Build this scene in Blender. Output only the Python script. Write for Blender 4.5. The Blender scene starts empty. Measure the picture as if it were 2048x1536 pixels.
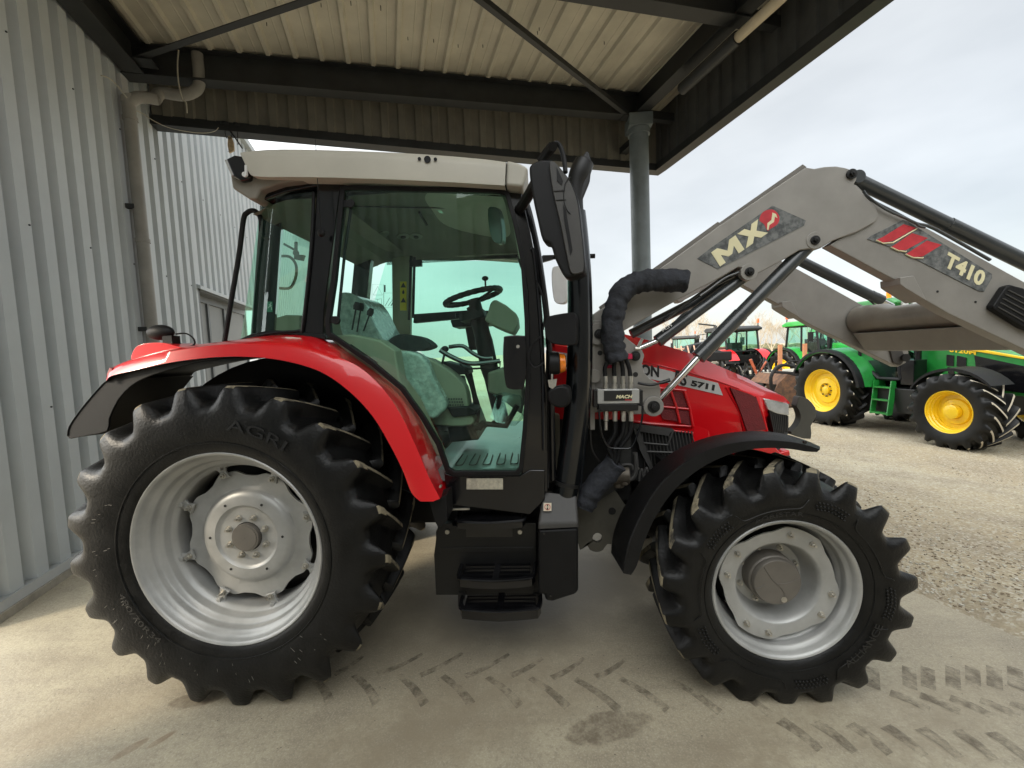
import bpy, math, random
from mathutils import Vector, Matrix, noise as mnoise
R_ = math.radians
random.seed(7)
sc = bpy.context.scene
V = Vector

# ------------------------------------------------------------------ camera
FPX, YAW, PITCH, ROLL = 842.2, -0.0588, -0.0713, -0.0421
CAM = V((1.478, -1.822, 1.613))
_f = V((math.sin(YAW)*math.cos(PITCH), math.cos(YAW)*math.cos(PITCH), math.sin(PITCH)))
_r0 = V((math.cos(YAW), -math.sin(YAW), 0)); _u0 = _r0.cross(_f)
CR = _r0*math.cos(ROLL) + _u0*math.sin(ROLL)
CU = -_r0*math.sin(ROLL) + _u0*math.cos(ROLL)
CF = _f
cd = bpy.data.cameras.new("camera"); cam = bpy.data.objects.new("camera", cd)
sc.collection.objects.link(cam); sc.camera = cam
cd.sensor_width = 36; cd.lens = FPX*36/2048; cd.clip_start = 0.05; cd.clip_end = 2000
cam.matrix_world = Matrix(((CR.x, CU.x, -CF.x, CAM.x), (CR.y, CU.y, -CF.y, CAM.y), (CR.z, CU.z, -CF.z, CAM.z), (0, 0, 0, 1)))

# ------------------------------------------------------------------ world, sun, exposure
SUN_EL, SUN_AZ = R_(24), R_(234)      # azimuth clockwise from +Y: where the sun stands
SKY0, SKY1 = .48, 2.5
w = bpy.data.worlds.new("World"); sc.world = w; w.use_nodes = True
nt = w.node_tree; nt.nodes.clear()
def N(nt, t, **k):
    n = nt.nodes.new(t)
    for a, b in k.items(): setattr(n, a, b)
    return n
out = N(nt, 'ShaderNodeOutputWorld'); add = N(nt, 'ShaderNodeAddShader')
b1 = N(nt, 'ShaderNodeBackground'); b2 = N(nt, 'ShaderNodeBackground')
sky = N(nt, 'ShaderNodeTexSky', sky_type='NISHITA'); sky.sun_disc = False
sky.sun_elevation = SUN_EL; sky.sun_rotation = SUN_AZ
b1.inputs[1].default_value = 0.02
tc = N(nt, 'ShaderNodeTexCoord'); mp = N(nt, 'ShaderNodeMapping'); mp.inputs['Scale'].default_value = (1.2, 1.2, 3.2)
nz = N(nt, 'ShaderNodeTexNoise'); nz.inputs['Scale'].default_value = 1.6; nz.inputs['Detail'].default_value = 5; nz.inputs['Roughness'].default_value = .5
cr = N(nt, 'ShaderNodeValToRGB')
cr.color_ramp.elements[0].position = .3; cr.color_ramp.elements[0].color = (.62, .635, .63, 1)
cr.color_ramp.elements[1].position = .7; cr.color_ramp.elements[1].color = (.92, .93, .915, 1)
L = nt.links.new
L(tc.outputs['Generated'], mp.inputs[0]); L(mp.outputs[0], nz.inputs[0]); L(nz.outputs[0], cr.inputs[0]); L(cr.outputs[0], b2.inputs[0])
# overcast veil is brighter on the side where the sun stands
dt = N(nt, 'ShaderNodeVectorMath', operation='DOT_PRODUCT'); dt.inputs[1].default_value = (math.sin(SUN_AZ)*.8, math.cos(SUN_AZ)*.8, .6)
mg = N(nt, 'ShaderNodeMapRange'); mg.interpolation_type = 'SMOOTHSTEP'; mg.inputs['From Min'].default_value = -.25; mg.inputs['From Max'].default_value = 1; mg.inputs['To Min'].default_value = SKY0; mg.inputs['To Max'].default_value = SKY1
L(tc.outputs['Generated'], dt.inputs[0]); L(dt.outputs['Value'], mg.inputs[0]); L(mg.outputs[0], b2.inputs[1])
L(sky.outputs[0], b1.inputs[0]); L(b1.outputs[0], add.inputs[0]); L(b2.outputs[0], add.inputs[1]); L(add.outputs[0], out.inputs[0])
sd = bpy.data.lights.new("sun", 'SUN'); so = bpy.data.objects.new("sun", sd); sc.collection.objects.link(so)
sd.energy = 2.3; sd.angle = R_(9); sd.color = (1, .87, .68)
sdir = V((math.sin(SUN_AZ)*math.cos(SUN_EL), math.cos(SUN_AZ)*math.cos(SUN_EL), math.sin(SUN_EL)))
so.rotation_euler = sdir.to_track_quat('Z', 'Y').to_euler()
sc.view_settings.view_transform = 'Standard'; sc.view_settings.look = 'None'
sc.view_settings.exposure = 1.0; sc.view_settings.gamma = 1
sc.render.engine = 'CYCLES'
sc.cycles.max_bounces = 10; sc.cycles.diffuse_bounces = 4; sc.cycles.transparent_max_bounces = 16

# ------------------------------------------------------------------ pixel helpers (photo pixels 2048x1536)
def ray(x, y): return CF + CR*((x-1024)/FPX) - CU*((y-768)/FPX)
def plane(x, y, pt, n):
    d = ray(x, y); return CAM + d*(((pt-CAM).dot(n))/d.dot(n))
def P(x, y, Y): return plane(x, y, V((0, Y, 0)), V((0, 1, 0)))
def PD(x, y, depth): return CAM + ray(x, y)*depth
def PL(l, Y): return [P(a, b, Y) for a, b in l]
def G(x, y, z=0): return plane(x, y, V((0, 0, z)), V((0, 0, 1)))
YB = -0.3398
XB = V((math.cos(YB), -math.sin(YB), 0)); YBv = V((math.sin(YB), math.cos(YB), 0)); ZV = V((0, 0, 1)); YV = V((0, 1, 0))
OB = V((-2.229, .928, 0))
def B(u, v, z): return OB + XB*u + YBv*v + ZV*z
def PU(x, y, u): return plane(x, y, B(u, 0, 0), XB)
def PV(x, y, v): return plane(x, y, B(0, v, 0), YBv)
def ub(p): d = p-OB; return d.dot(XB), d.dot(YBv), p.z

# ------------------------------------------------------------------ objects
WL = {}
def tag(o, label=None, cat=None, group=None, kind=None):
    for k, v in (('label', label), ('category', cat), ('group', group), ('kind', kind)):
        if v: o[k] = v
    return o
def empty(name, loc=(0, 0, 0), parent=None):
    o = bpy.data.objects.new(name, None); sc.collection.objects.link(o); o.empty_display_size = .1
    loc = V(loc); WL[o.name] = loc
    if parent: o.parent = parent; o.location = loc - WL[parent.name]
    else: o.location = loc
    return o
def thing(name, label, cat, loc=(0, 0, 0), group=None):
    return tag(empty(name, loc), label, cat, group)
def cat(pts, k=6, closed=False):
    pts = [V(p) for p in pts]; n = len(pts); o = []
    rng = range(n if closed else n-1)
    for i in rng:
        if closed: p0, p1, p2, p3 = pts[i-1], pts[i], pts[(i+1) % n], pts[(i+2) % n]
        else: p0, p1, p2, p3 = pts[max(i-1, 0)], pts[i], pts[i+1], pts[min(i+2, n-1)]
        for j in range(k):
            t = j/k
            o.append(.5*((2*p1)+(p2-p0)*t+(2*p0-5*p1+4*p2-p3)*t*t+(3*p1-p0-3*p2+p3)*t**3))
    if not closed: o.append(pts[-1])
    return o
def c2(l, k=5, closed=False): return [(p.x, p.y) for p in cat([V((a, b, 0)) for a, b in l], k, closed)]

class MB:
    def __init__(s): s.v = []; s.f = []; s.m = []
    def add(s, vs, fs, mi=0):
        b = len(s.v); s.v += [V(p) for p in vs]; s.f += [tuple(b+i for i in f) for f in fs]; s.m += [mi]*len(fs); return s
    def prism(s, pts, d, mi=0):
        pts = [V(p) for p in pts]; n = len(pts); d = V(d)
        return s.add(list(pts)+[p+d for p in pts], [tuple(range(n)), tuple(range(2*n-1, n-1, -1))]+[(i, i+n, (i+1) % n+n, (i+1) % n) for i in range(n)], mi)
    def pp(s, l, Y, th, mi=0): return s.prism(PL(l, Y), V((0, th, 0)), mi)
    def box(s, c, sz, rot=None, mi=0):
        c = V(c); q = []
        for x, y, z in ((-1,-1,-1),(1,-1,-1),(1,1,-1),(-1,1,-1),(-1,-1,1),(1,-1,1),(1,1,1),(-1,1,1)):
            p = V((x*sz[0]/2, y*sz[1]/2, z*sz[2]/2)); q.append(c+(rot @ p if rot else p))
        return s.add(q, [(0,3,2,1),(4,5,6,7),(0,1,5,4),(1,2,6,5),(2,3,7,6),(3,0,4,7)], mi)
    def hexa(s, a, b, mi=0):     # two quads
        return s.add(list(a)+list(b), [(0,1,2,3),(7,6,5,4),(0,4,5,1),(1,5,6,2),(2,6,7,3),(3,7,4,0)], mi)
    def loft(s, rows, closed=False, mi=0):
        n = len(rows[0]); vs = [p for r in rows for p in r]; fs = []
        for i in range(len(rows)-1):
            for j in range(n if closed else n-1):
                fs.append((i*n+j, i*n+(j+1) % n, (i+1)*n+(j+1) % n, (i+1)*n+j))
        return s.add(vs, fs, mi)
    def tube(s, pts, r, n=12, caps=True, closed=False, flat=1, mi=0):
        pts = [V(p) for p in pts]; m = len(pts); rs = r if isinstance(r, (list, tuple)) else [r]*m
        vs = []; up = None
        for i, p in enumerate(pts):
            a = pts[i-1] if (i > 0 or closed) else p; b = pts[(i+1) % m] if (i < m-1 or closed) else p
            t = (b-a).normalized()
            if up is None:
                up = V((0, 0, 1)) if abs(t.z) < .9 else V((0, 1, 0))
            sx = t.cross(up).normalized(); up = sx.cross(t).normalized()
            for k in range(n):
                an = 2*math.pi*k/n; vs.append(p+(sx*math.cos(an)+up*math.sin(an)*flat)*rs[i])
        fs = []
        for i in range(m if closed else m-1):
            j = (i+1) % m
            for k in range(n): fs.append((i*n+k, i*n+(k+1) % n, j*n+(k+1) % n, j*n+k))
        if caps and not closed: fs += [tuple(range(n-1, -1, -1)), tuple((m-1)*n+k for k in range(n))]
        return s.add(vs, fs, mi)
    def cyl(s, a, b, r, n=20, mi=0, r2=None): return s.tube([a, b], [r, r if r2 is None else r2], n, mi=mi)
    def lathe(s, prof, cx, cz, y0, sg=1, n=64, mi=0, mis=None):
        vs = []
        for r, d in prof:
            for k in range(n):
                a = 2*math.pi*k/n; vs.append((cx+r*math.cos(a), y0+sg*d, cz+r*math.sin(a)))
        for i in range(len(prof)-1):
            s_m = mis[i] if mis else mi
            b = [(i*n+k, i*n+(k+1) % n, (i+1)*n+(k+1) % n, (i+1)*n+k) for k in range(n)]
            if i == 0: s.add(vs, b, s_m); base = len(s.v)-len(vs)
            else: s.f += [tuple(base+q for q in f) for f in b]; s.m += [s_m]*n
        return s
    def sphere(s, c, r, n=16, mi=0, sc=(1, 1, 1)):
        c = V(c); rows = []
        for i in range(n//2+1):
            ph = math.pi*i/(n//2)
            rows.append([c+V((r*sc[0]*math.sin(ph)*math.cos(2*math.pi*k/n), r*sc[1]*math.sin(ph)*math.sin(2*math.pi*k/n), r*sc[2]*math.cos(ph))) for k in range(n)])
        return s.loft(rows, True, mi)
    def disc(s, c, nrm, r, th, n=24, mi=0):
        nrm = V(nrm).normalized(); return s.cyl(V(c), V(c)+nrm*th, r, n, mi)
    def split(s, name, mats, parent=None, **k):
        par = list(range(len(s.v)))
        def fd(a):
            while par[a] != a: par[a] = par[par[a]]; a = par[a]
            return a
        for f in s.f:
            r = fd(f[0])
            for q in f[1:]: par[fd(q)] = r
        gr = {}
        for i, f in enumerate(s.f): gr.setdefault(fd(f[0]), []).append(i)
        for r, fs in gr.items():
            m = MB(); mp = {}
            for i in fs:
                nf = []
                for q in s.f[i]:
                    if q not in mp: mp[q] = len(m.v); m.v.append(s.v[q])
                    nf.append(mp[q])
                m.f.append(tuple(nf)); m.m.append(s.m[i])
            o = m.build(name, mats, parent, **k)
        return o
    def build(s, name, mats, parent=None, bevel=0, smooth=35, seg=2, sub=0):
        me = bpy.data.meshes.new(name); me.from_pydata([tuple(p) for p in s.v], [], s.f)
        if not isinstance(mats, (list, tuple)): mats = [mats]
        for m in mats: me.materials.append(m)
        for i, p in enumerate(me.polygons): p.material_index = min(s.m[i], len(mats)-1)
        me.validate(); me.update()
        import bmesh
        bm = bmesh.new(); bm.from_mesh(me); bmesh.ops.recalc_face_normals(bm, faces=bm.faces); bm.to_mesh(me); bm.free()
        if smooth:
            me.shade_smooth() if hasattr(me, 'shade_smooth') else None
            me.set_sharp_from_angle(angle=R_(smooth))
        o = bpy.data.objects.new(name, me); sc.collection.objects.link(o)
        WL[o.name] = V((0, 0, 0))
        if parent: o.parent = parent; o.location = -WL[parent.name]
        if bevel:
            b = o.modifiers.new('b', 'BEVEL'); b.width = bevel; b.segments = seg; b.limit_method = 'ANGLE'; b.angle_limit = R_(38); b.use_clamp_overlap = True
            b.harden_normals = True
        return o

def text(s, name, mat, parent, bl, br, tl, th=.002, bold=.0, nrm=None, mapf=None):
    cu = bpy.data.curves.new('t', 'FONT'); cu.body = s; cu.extrude = .5; cu.offset = bold; cu.resolution_u = 3
    ob = bpy.data.objects.new('t', cu); sc.collection.objects.link(ob)
    bpy.context.view_layer.update()
    dg = bpy.context.evaluated_depsgraph_get()
    me = bpy.data.meshes.new_from_object(ob.evaluated_get(dg))
    bpy.data.objects.remove(ob)
    xs = [v.co.x for v in me.vertices]; ys = [v.co.y for v in me.vertices]
    x0, x1, y0, y1 = min(xs), max(xs), min(ys), max(ys)
    for v in me.vertices:
        a = (v.co.x-x0)/(x1-x0); b = (v.co.y-y0)/(y1-y0); c = v.co.z+.5
        if mapf: v.co = mapf(a, b, c)
        else:
            n = nrm or (br-bl).cross(tl-bl).normalized()
            v.co = bl+(br-bl)*a+(tl-bl)*b+n*(c*th)
    me.name = name; me.materials.clear(); me.materials.append(mat)
    o = bpy.data.objects.new(name, me); sc.collection.objects.link(o); WL[o.name] = V((0, 0, 0))
    if parent: o.parent = parent; o.location = -WL[parent.name]
    return o

# ------------------------------------------------------------------ materials
MC = {}
def mat(name, col, rough=.5, metal=0, coat=0, var=.12, nscale=6, bump=0, bscale=60, spec=.5, col2=None, thr=None, sheen=0, trans=0):
    if name in MC: return MC[name]
    m = bpy.data.materials.new(name); m.use_nodes = True; nt = m.node_tree; b = nt.nodes['Principled BSDF']; L = nt.links.new
    b.inputs['Roughness'].default_value = rough; b.inputs['Metallic'].default_value = metal
    b.inputs['Coat Weight'].default_value = coat; b.inputs['Coat Roughness'].default_value = .06
    b.inputs['Specular IOR Level'].default_value = spec
    tc = N(nt, 'ShaderNodeTexCoord'); nz = N(nt, 'ShaderNodeTexNoise'); nz.inputs['Scale'].default_value = nscale; nz.inputs['Detail'].default_value = 6; nz.inputs['Roughness'].default_value = .6
    L(tc.outputs['Object'], nz.inputs[0])
    cr = N(nt, 'ShaderNodeValToRGB'); e = cr.color_ramp.elements
    lo = col2 if col2 else tuple(c*(1-var) for c in col); hi = col if col2 else tuple(min(1, c*(1+var)) for c in col)
    e[0].color = (*lo, 1); e[1].color = (*hi, 1)
    e[0].position, e[1].position = thr if thr else (.35, .65)
    L(nz.outputs[0], cr.inputs[0]); L(cr.outputs[0], b.inputs['Base Color'])
    r2 = N(nt, 'ShaderNodeMapRange'); r2.inputs['To Min'].default_value = max(0, rough-.08); r2.inputs['To Max'].default_value = min(1, rough+.1)
    L(nz.outputs[0], r2.inputs[0]); L(r2.outputs[0], b.inputs['Roughness'])
    if bump:
        n2 = N(nt, 'ShaderNodeTexNoise'); n2.inputs['Scale'].default_value = bscale; n2.inputs['Detail'].default_value = 4
        bp = N(nt, 'ShaderNodeBump'); bp.inputs['Strength'].default_value = bump; bp.inputs['Distance'].default_value = .01
        L(tc.outputs['Object'], n2.inputs[0]); L(n2.outputs[0], bp.inputs['Height']); L(bp.outputs[0], b.inputs['Normal'])
    MC[name] = m; return m
RED = mat('red_paint', (.68, .002, .007), .35, coat=.8, var=.04, nscale=2)
REDD = mat('red_mesh', (.16, .012, .014), .6, nscale=40, bump=.5, bscale=200)
BLK = mat('black_plastic', (.006, .006, .0065), .5, var=.25, nscale=8, bump=.12, bscale=400, spec=.28)
BLKG = mat('black_gloss', (.005, .005, .006), .18, coat=.25, var=.2)
BLKM = mat('black_matt_metal', (.006, .006, .006), .45, var=.3, nscale=5)
GRYP = mat('grey_plastic', (.055, .053, .05), .55, var=.2, nscale=5, bump=.1, bscale=300)
EXH = mat('exhaust_black', (.004, .005, .006), .22, coat=.3, var=.2)
TYRE = mat('tyre_rubber', (.0055, .0055, .0053), .42, var=.5, nscale=9, bump=.2, bscale=90, spec=.32)
TYRED = mat('tyre_dust', (.24, .205, .135), .9, col2=(.045, .04, .03), thr=(.36, .52), nscale=14, bump=.6, bscale=60)
SILV = mat('silver_rim', (.40, .40, .385), .40, metal=.35, var=.12, nscale=7, bump=.03, bscale=300)
SILB = mat('bolt_zinc', (.50, .48, .43), .35, metal=.8, var=.2, nscale=20)
HUBG = mat('hub_grey', (.165, .15, .13), .5, metal=.3, var=.12, nscale=6)
ROOFC = mat('roof_beige', (.47, .445, .375), .5, var=.05, nscale=4, bump=.06, bscale=300)
LOAD = mat('loader_grey', (.285, .27, .245), .42, metal=.25, var=.07, nscale=7, bump=.04, bscale=500)
CYLD = mat('cylinder_grey', (.035, .04, .042), .32, coat=.5, var=.12)
CHR = mat('chrome', (.75, .75, .75), .08, metal=1, var=.03)
BEIGE = mat('cab_beige', (.30, .285, .21), .6, var=.06, nscale=3)
LINER = mat('headliner', (.20, .20, .165), .8, var=.1, nscale=4)
SLEEVE = mat('hose_sleeve', (.022, .024, .03), .85, var=.4, nscale=18, bump=1.0, bscale=35)
CREAM = mat('cream_decal', (.74, .68, .43), .5, var=.05)
DECG = mat('decal_grey', (.17, .175, .17), .6, col2=(.06, .065, .065), thr=(.4, .6), nscale=28)
DECS = mat('decal_silver', (.50, .49, .47), .4, var=.06)
DECR = mat('decal_red', (.50, .03, .04), .5, var=.15, nscale=20)
DECB = mat('decal_black', (.012, .012, .012), .45)
ORNG = mat('orange_lens', (.85, .22, .01), .15, coat=1, var=.2, nscale=50)
ORNR = mat('beacon_lens', (.75, .12, .03), .15, coat=1, var=.1)
WHT = mat('white_plastic', (.7, .7, .68), .4, var=.05)
YEL = mat('yellow_sticker', (.75, .55, .03), .5, var=.05)
LAMP = mat('lamp_glass', (.62, .62, .60), .12, metal=.5, coat=1, var=.15, nscale=20)
PAPER = mat('sticker_paper', (.50, .47, .36), .6, col2=(.30, .28, .22), nscale=60)
PLAS = mat('plastic_wrap', (.50, .56, .52), .25, coat=.6, col2=(.27, .32, .29), thr=(.35, .65), nscale=24, bump=1.0, bscale=22)
SEAT = mat('seat_fabric', (.035, .04, .04), .8, var=.3, nscale=20)
MATT = mat('floor_mat', (.15, .19, .18), .3, coat=.3, var=.3, nscale=5)
STL = mat('dark_steel', (.030, .032, .033), .5, metal=.2, var=.2, nscale=4, bump=.05, bscale=200)
POST = mat('post_paint', (.17, .20, .21), .45, var=.12, nscale=5, bump=.05, bscale=150)
PVC = mat('pvc_grey', (.27, .26, .235), .55, var=.12, nscale=4)
PVCB = mat('pvc_beige', (.58, .50, .36), .5, var=.1, nscale=4)
WALLM = mat('clad_light_grey', (.50, .535, .55), .5, metal=.0, var=.06, nscale=1.5, bump=.02, bscale=200)
ROOFM = mat('roof_sheet', (.57, .53, .43), .6, var=.10, nscale=2.2, bump=.03, bscale=100)
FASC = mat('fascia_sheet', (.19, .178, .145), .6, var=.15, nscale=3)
FRAME = mat('window_frame_grey', (.13, .14, .145), .45, var=.1)
SASH = mat('window_blind', (.25, .26, .26), .5, var=.05)
WIRE = mat('cable_white', (.45, .42, .34), .6)
WOOD = mat('wood', (.50, .38, .24), .7, var=.2, nscale=30)
GREEN = mat('green_paint', (.018, .27, .035), .3, coat=.7, var=.06)
YELP = mat('yellow_paint', (.85, .55, .008), .35, coat=.5, var=.05)
GLASSD = mat('dark_window', (.02, .03, .03), .08, coat=1)
RUST = mat('rusty_steel', (.15, .075, .04), .85, col2=(.06, .035, .025), nscale=9, bump=.4, bscale=60)
BLUEP = mat('blue_paint', (.02, .10, .45), .35, coat=.5)
BRICK = mat('kerb_concrete', (.34, .31, .25), .8, var=.15, nscale=12, bump=.4, bscale=60)
MIRR = mat('mirror_glass', (.8, .8, .8), .05, metal=1)

def glass(name, tint, base=.04, edge=.55, rough=.02):
    m = bpy.data.materials.new(name); m.use_nodes = True; nt = m.node_tree; nt.nodes.clear(); L = nt.links.new
    o = N(nt, 'ShaderNodeOutputMaterial'); mx = N(nt, 'ShaderNodeMixShader'); t = N(nt, 'ShaderNodeBsdfTransparent'); g = N(nt, 'ShaderNodeBsdfGlossy')
    t.inputs[0].default_value = (*tint, 1); g.inputs['Roughness'].default_value = rough; g.inputs[0].default_value = (.9, 1, .97, 1)
    lw = N(nt, 'ShaderNodeLayerWeight'); lw.inputs[0].default_value = .5
    pw = N(nt, 'ShaderNodeMath', operation='POWER'); pw.inputs[1].default_value = 4
    mr = N(nt, 'ShaderNodeMapRange'); mr.inputs['To Min'].default_value = base; mr.inputs['To Max'].default_value = edge
    L(lw.outputs['Facing'], pw.inputs[0]); L(pw.outputs[0], mr.inputs[0]); L(mr.outputs[0], mx.inputs[0]); L(t.outputs[0], mx.inputs[1]); L(g.outputs[0], mx.inputs[2]); L(mx.outputs[0], o.inputs[0])
    return m
GLS = glass('tinted_glass', (.67, .93, .83))
FILM = glass('plastic_film', (.72, .80, .77), base=.18, edge=.5, rough=.25)

def ground_mat(name, kind):
    m = bpy.data.materials.new(name); m.use_nodes = True; nt = m.node_tree; b = nt.nodes['Principled BSDF']; L = nt.links.new
    tc = N(nt, 'ShaderNodeTexCoord')
    def noise(s, d=6, r=.6, vec=None):
        n = N(nt, 'ShaderNodeTexNoise'); n.inputs['Scale'].default_value = s; n.inputs['Detail'].default_value = d; n.inputs['Roughness'].default_value = r
        L(vec or tc.outputs['Object'], n.inputs[0]); return n.outputs[0]
    def ramp(i, *st):
        r = N(nt, 'ShaderNodeValToRGB'); e = r.color_ramp.elements
        while len(e) < len(st): e.new(.5)
        for k, (p, c) in enumerate(st): e[k].position = p; e[k].color = (*c, 1)
        L(i, r.inputs[0]); return r.outputs[0]
    def mix(f, a, c, bt='MIX'):
        x = N(nt, 'ShaderNodeMix', data_type='RGBA', blend_type=bt)
        if isinstance(f, float): x.inputs[0].default_value = f
        else: L(f, x.inputs[0])
        for k, q in ((6, a), (7, c)):
            if isinstance(q, tuple): x.inputs[k].default_value = (*q, 1)
            else: L(q, x.inputs[k])
        return x.outputs[2]
    def stain(p, sx, sy, rot, soft=.25, ns=7, amp=.5):
        mp = N(nt, 'ShaderNodeMapping', vector_type='TEXTURE'); mp.inputs['Location'].default_value = p; mp.inputs['Rotation'].default_value = (0, 0, rot); mp.inputs['Scale'].default_value = (sx, sy, 1)
        L(tc.outputs['Object'], mp.inputs[0])
        ln = N(nt, 'ShaderNodeVectorMath', operation='LENGTH'); L(mp.outputs[0], ln.inputs[0])
        ad = N(nt, 'ShaderNodeMath', operation='MULTIPLY_ADD'); L(noise(ns, 4), ad.inputs[0]); ad.inputs[1].default_value = amp; L(ln.outputs['Value'], ad.inputs[2])
        mr = N(nt, 'ShaderNodeMapRange'); mr.interpolation_type = 'SMOOTHSTEP'; L(ad.outputs[0], mr.inputs[0])
        mr.inputs['From Min'].default_value = 1+amp*.5-soft; mr.inputs['From Max'].default_value = 1+amp*.5+soft; mr.inputs['To Min'].default_value = 1; mr.inputs['To Max'].default_value = 0
        return mr.outputs[0]
    bp = N(nt, 'ShaderNodeBump')
    if kind == 'concrete':
        big = noise(.55, 5); mid = noise(3.2, 8, .65); fine = noise(45, 6, .7)
        c = ramp(big, (.3, (.25, .21, .142)), (.5, (.37, .322, .228)), (.72, (.46, .415, .30)))
        c = mix(ramp(mid, (.42, (0, 0, 0)), (.66, (.55, .55, .55))), c, (.24, .205, .15))
        mp = N(nt, 'ShaderNodeMapping'); mp.inputs['Scale'].default_value = (.7, 5, 1); mp.inputs['Rotation'].default_value = (0, 0, .35); L(tc.outputs['Object'], mp.inputs[0])
        st = noise(1.6, 7, .65, mp.outputs[0])
        c = mix(ramp(st, (.5, (0, 0, 0)), (.68, (.5, .5, .5))), c, (.22, .185, .135))
        c = mix(ramp(fine, (.36, (.55, .55, .55)), (.52, (0, 0, 0))), c, (.22, .19, .14))
        c = mix(ramp(noise(120, 3, .7), (.5, (0, 0, 0)), (.62, (.3, .3, .3))), c, (.60, .56, .45))
        sp = N(nt, 'ShaderNodeTexVoronoi'); sp.inputs['Scale'].default_value = 26; L(tc.outputs['Object'], sp.inputs[0])
        spots = N(nt, 'ShaderNodeMath', operation='LESS_THAN'); L(sp.outputs['Distance'], spots.inputs[0]); spots.inputs[1].default_value = .075
        gate = ramp(noise(5, 2), (.5, (0, 0, 0)), (.55, (1, 1, 1)))
        mm = N(nt, 'ShaderNodeMath', operation='MULTIPLY'); L(spots.outputs[0], mm.inputs[0]); L(gate, mm.inputs[1])
        c = mix(mm.outputs[0], c, (.09, .075, .055))
        def brk(f, n=14, lo=.35, hi=.6):
            q = N(nt, 'ShaderNodeMath', operation='MULTIPLY'); L(f, q.inputs[0]); L(ramp(noise(n, 8, .75), (lo, (.25, .25, .25)), (hi, (.95, .95, .95))), q.inputs[1]); return q.outputs[0]
        sp2 = N(nt, 'ShaderNodeTexVoronoi'); sp2.inputs['Scale'].default_value = 70; L(tc.outputs['Object'], sp2.inputs[0])
        s2_ = N(nt, 'ShaderNodeMath', operation='LESS_THAN'); L(sp2.outputs['Distance'], s2_.inputs[0]); s2_.inputs[1].default_value = .11
        m2_ = N(nt, 'ShaderNodeMath', operation='MULTIPLY'); L(s2_.outputs[0], m2_.inputs[0]); L(ramp(noise(7, 3), (.5, (0, 0, 0)), (.58, (.8, .8, .8))), m2_.inputs[1])
        c = mix(m2_.outputs[0], c, (.13, .105, .075))
        a = G(1215, 1455); c = mix(brk(stain(a, .18, .07, .25, .16, 10, 1.5), 22, .40, .6), c, (.16, .13, .09))
        for px, py, sx_, sy_ in ((1500, 1500, .5, .12), (1850, 1450, .5, .2), (1000, 1400, .6, .25), (160, 1440, .3, .12), (760, 1480, .4, .15)):
            c = mix(brk(stain(G(px, py), sx_, sy_, .5, .5, 4, 1.2), 10, .42, .7), c, (.27, .225, .155))
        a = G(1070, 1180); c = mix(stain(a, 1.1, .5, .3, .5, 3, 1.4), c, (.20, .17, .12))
        a = G(262, 1497); c = mix(brk(stain(a, .022, .065, -.6, .12, 14, .9)), c, (.24, .18, .115))
        a = G(325, 1478); c = mix(brk(stain(a, .018, .05, -.6, .12, 14, .9)), c, (.24, .18, .115))
        a = G(395, 1398); c = mix(brk(stain(a, .12, .05, .2, .12, 12, .8)), c, (.17, .135, .09))
        L(c, b.inputs['Base Color']); b.inputs['Roughness'].default_value = .55
        h = N(nt, 'ShaderNodeMath', operation='ADD'); L(mid, h.inputs[0]); L(fine, h.inputs[1]); L(h.outputs[0], bp.inputs['Height'])
        bp.inputs['Strength'].default_value = .35; bp.inputs['Distance'].default_value = .006
    else:
        big = noise(.35, 6, .6); mid = noise(1.4, 6, .7); fine = noise(16, 8, .75)
        vo = N(nt, 'ShaderNodeTexVoronoi'); vo.inputs['Scale'].default_value = 60; vo.inputs['Randomness'].default_value = 1; L(tc.outputs['Object'], vo.inputs[0])
        c = ramp(big, (.32, (.29, .225, .135)), (.5, (.38, .32, .21)), (.68, (.45, .405, .295)))
        c = mix(ramp(mid, (.42, (0, 0, 0)), (.62, (.8, .8, .8))), c, (.25, .205, .14))
        bw = N(nt, 'ShaderNodeRGBToBW'); L(vo.outputs['Color'], bw.inputs[0])
        c = mix(ramp(bw.outputs[0], (.55, (0, 0, 0)), (.8, (.6, .6, .6))), c, (.52, .49, .41))
        c = mix(ramp(bw.outputs[0], (.2, (.4, .4, .4)), (.38, (0, 0, 0))), c, (.24, .19, .13))
        c = mix(ramp(fine, (.35, (.45, .45, .45)), (.52, (0, 0, 0))), c, (.22, .17, .11))
        L(c, b.inputs['Base Color']); b.inputs['Roughness'].default_value = .9
        h = N(nt, 'ShaderNodeMath', operation='ADD'); L(vo.outputs['Distance'], h.inputs[0]); L(fine, h.inputs[1]); L(h.outputs[0], bp.inputs['Height'])
        bp.inputs['Strength'].default_value = .55; bp.inputs['Distance'].default_value = .012
    L(bp.outputs[0], b.inputs['Normal'])
    return m
CONC = ground_mat('concrete_floor', 'concrete'); GRAV = ground_mat('gravel', 'gravel')

# ================================================================== SETTING
SLAB_U = 5.69
def yard_z(x, y):
    p = V((x, y, 0))-OB; u = p.dot(XB); v = p.dot(YBv)
    d = max(u-SLAB_U, v-2.9, 0)
    return -.006-.36*min(1, d/5.0)-.2*min(1, max(0, (d-8)/30))
m = MB()
m.prism([B(-.02, -7, 0), B(SLAB_U, -7, 0), B(SLAB_U, 2.9, 0), B(-.02, 2.9, 0)], V((0, 0, -.25)))
tag(m.build('floor', CONC, smooth=0), kind='structure')
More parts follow.
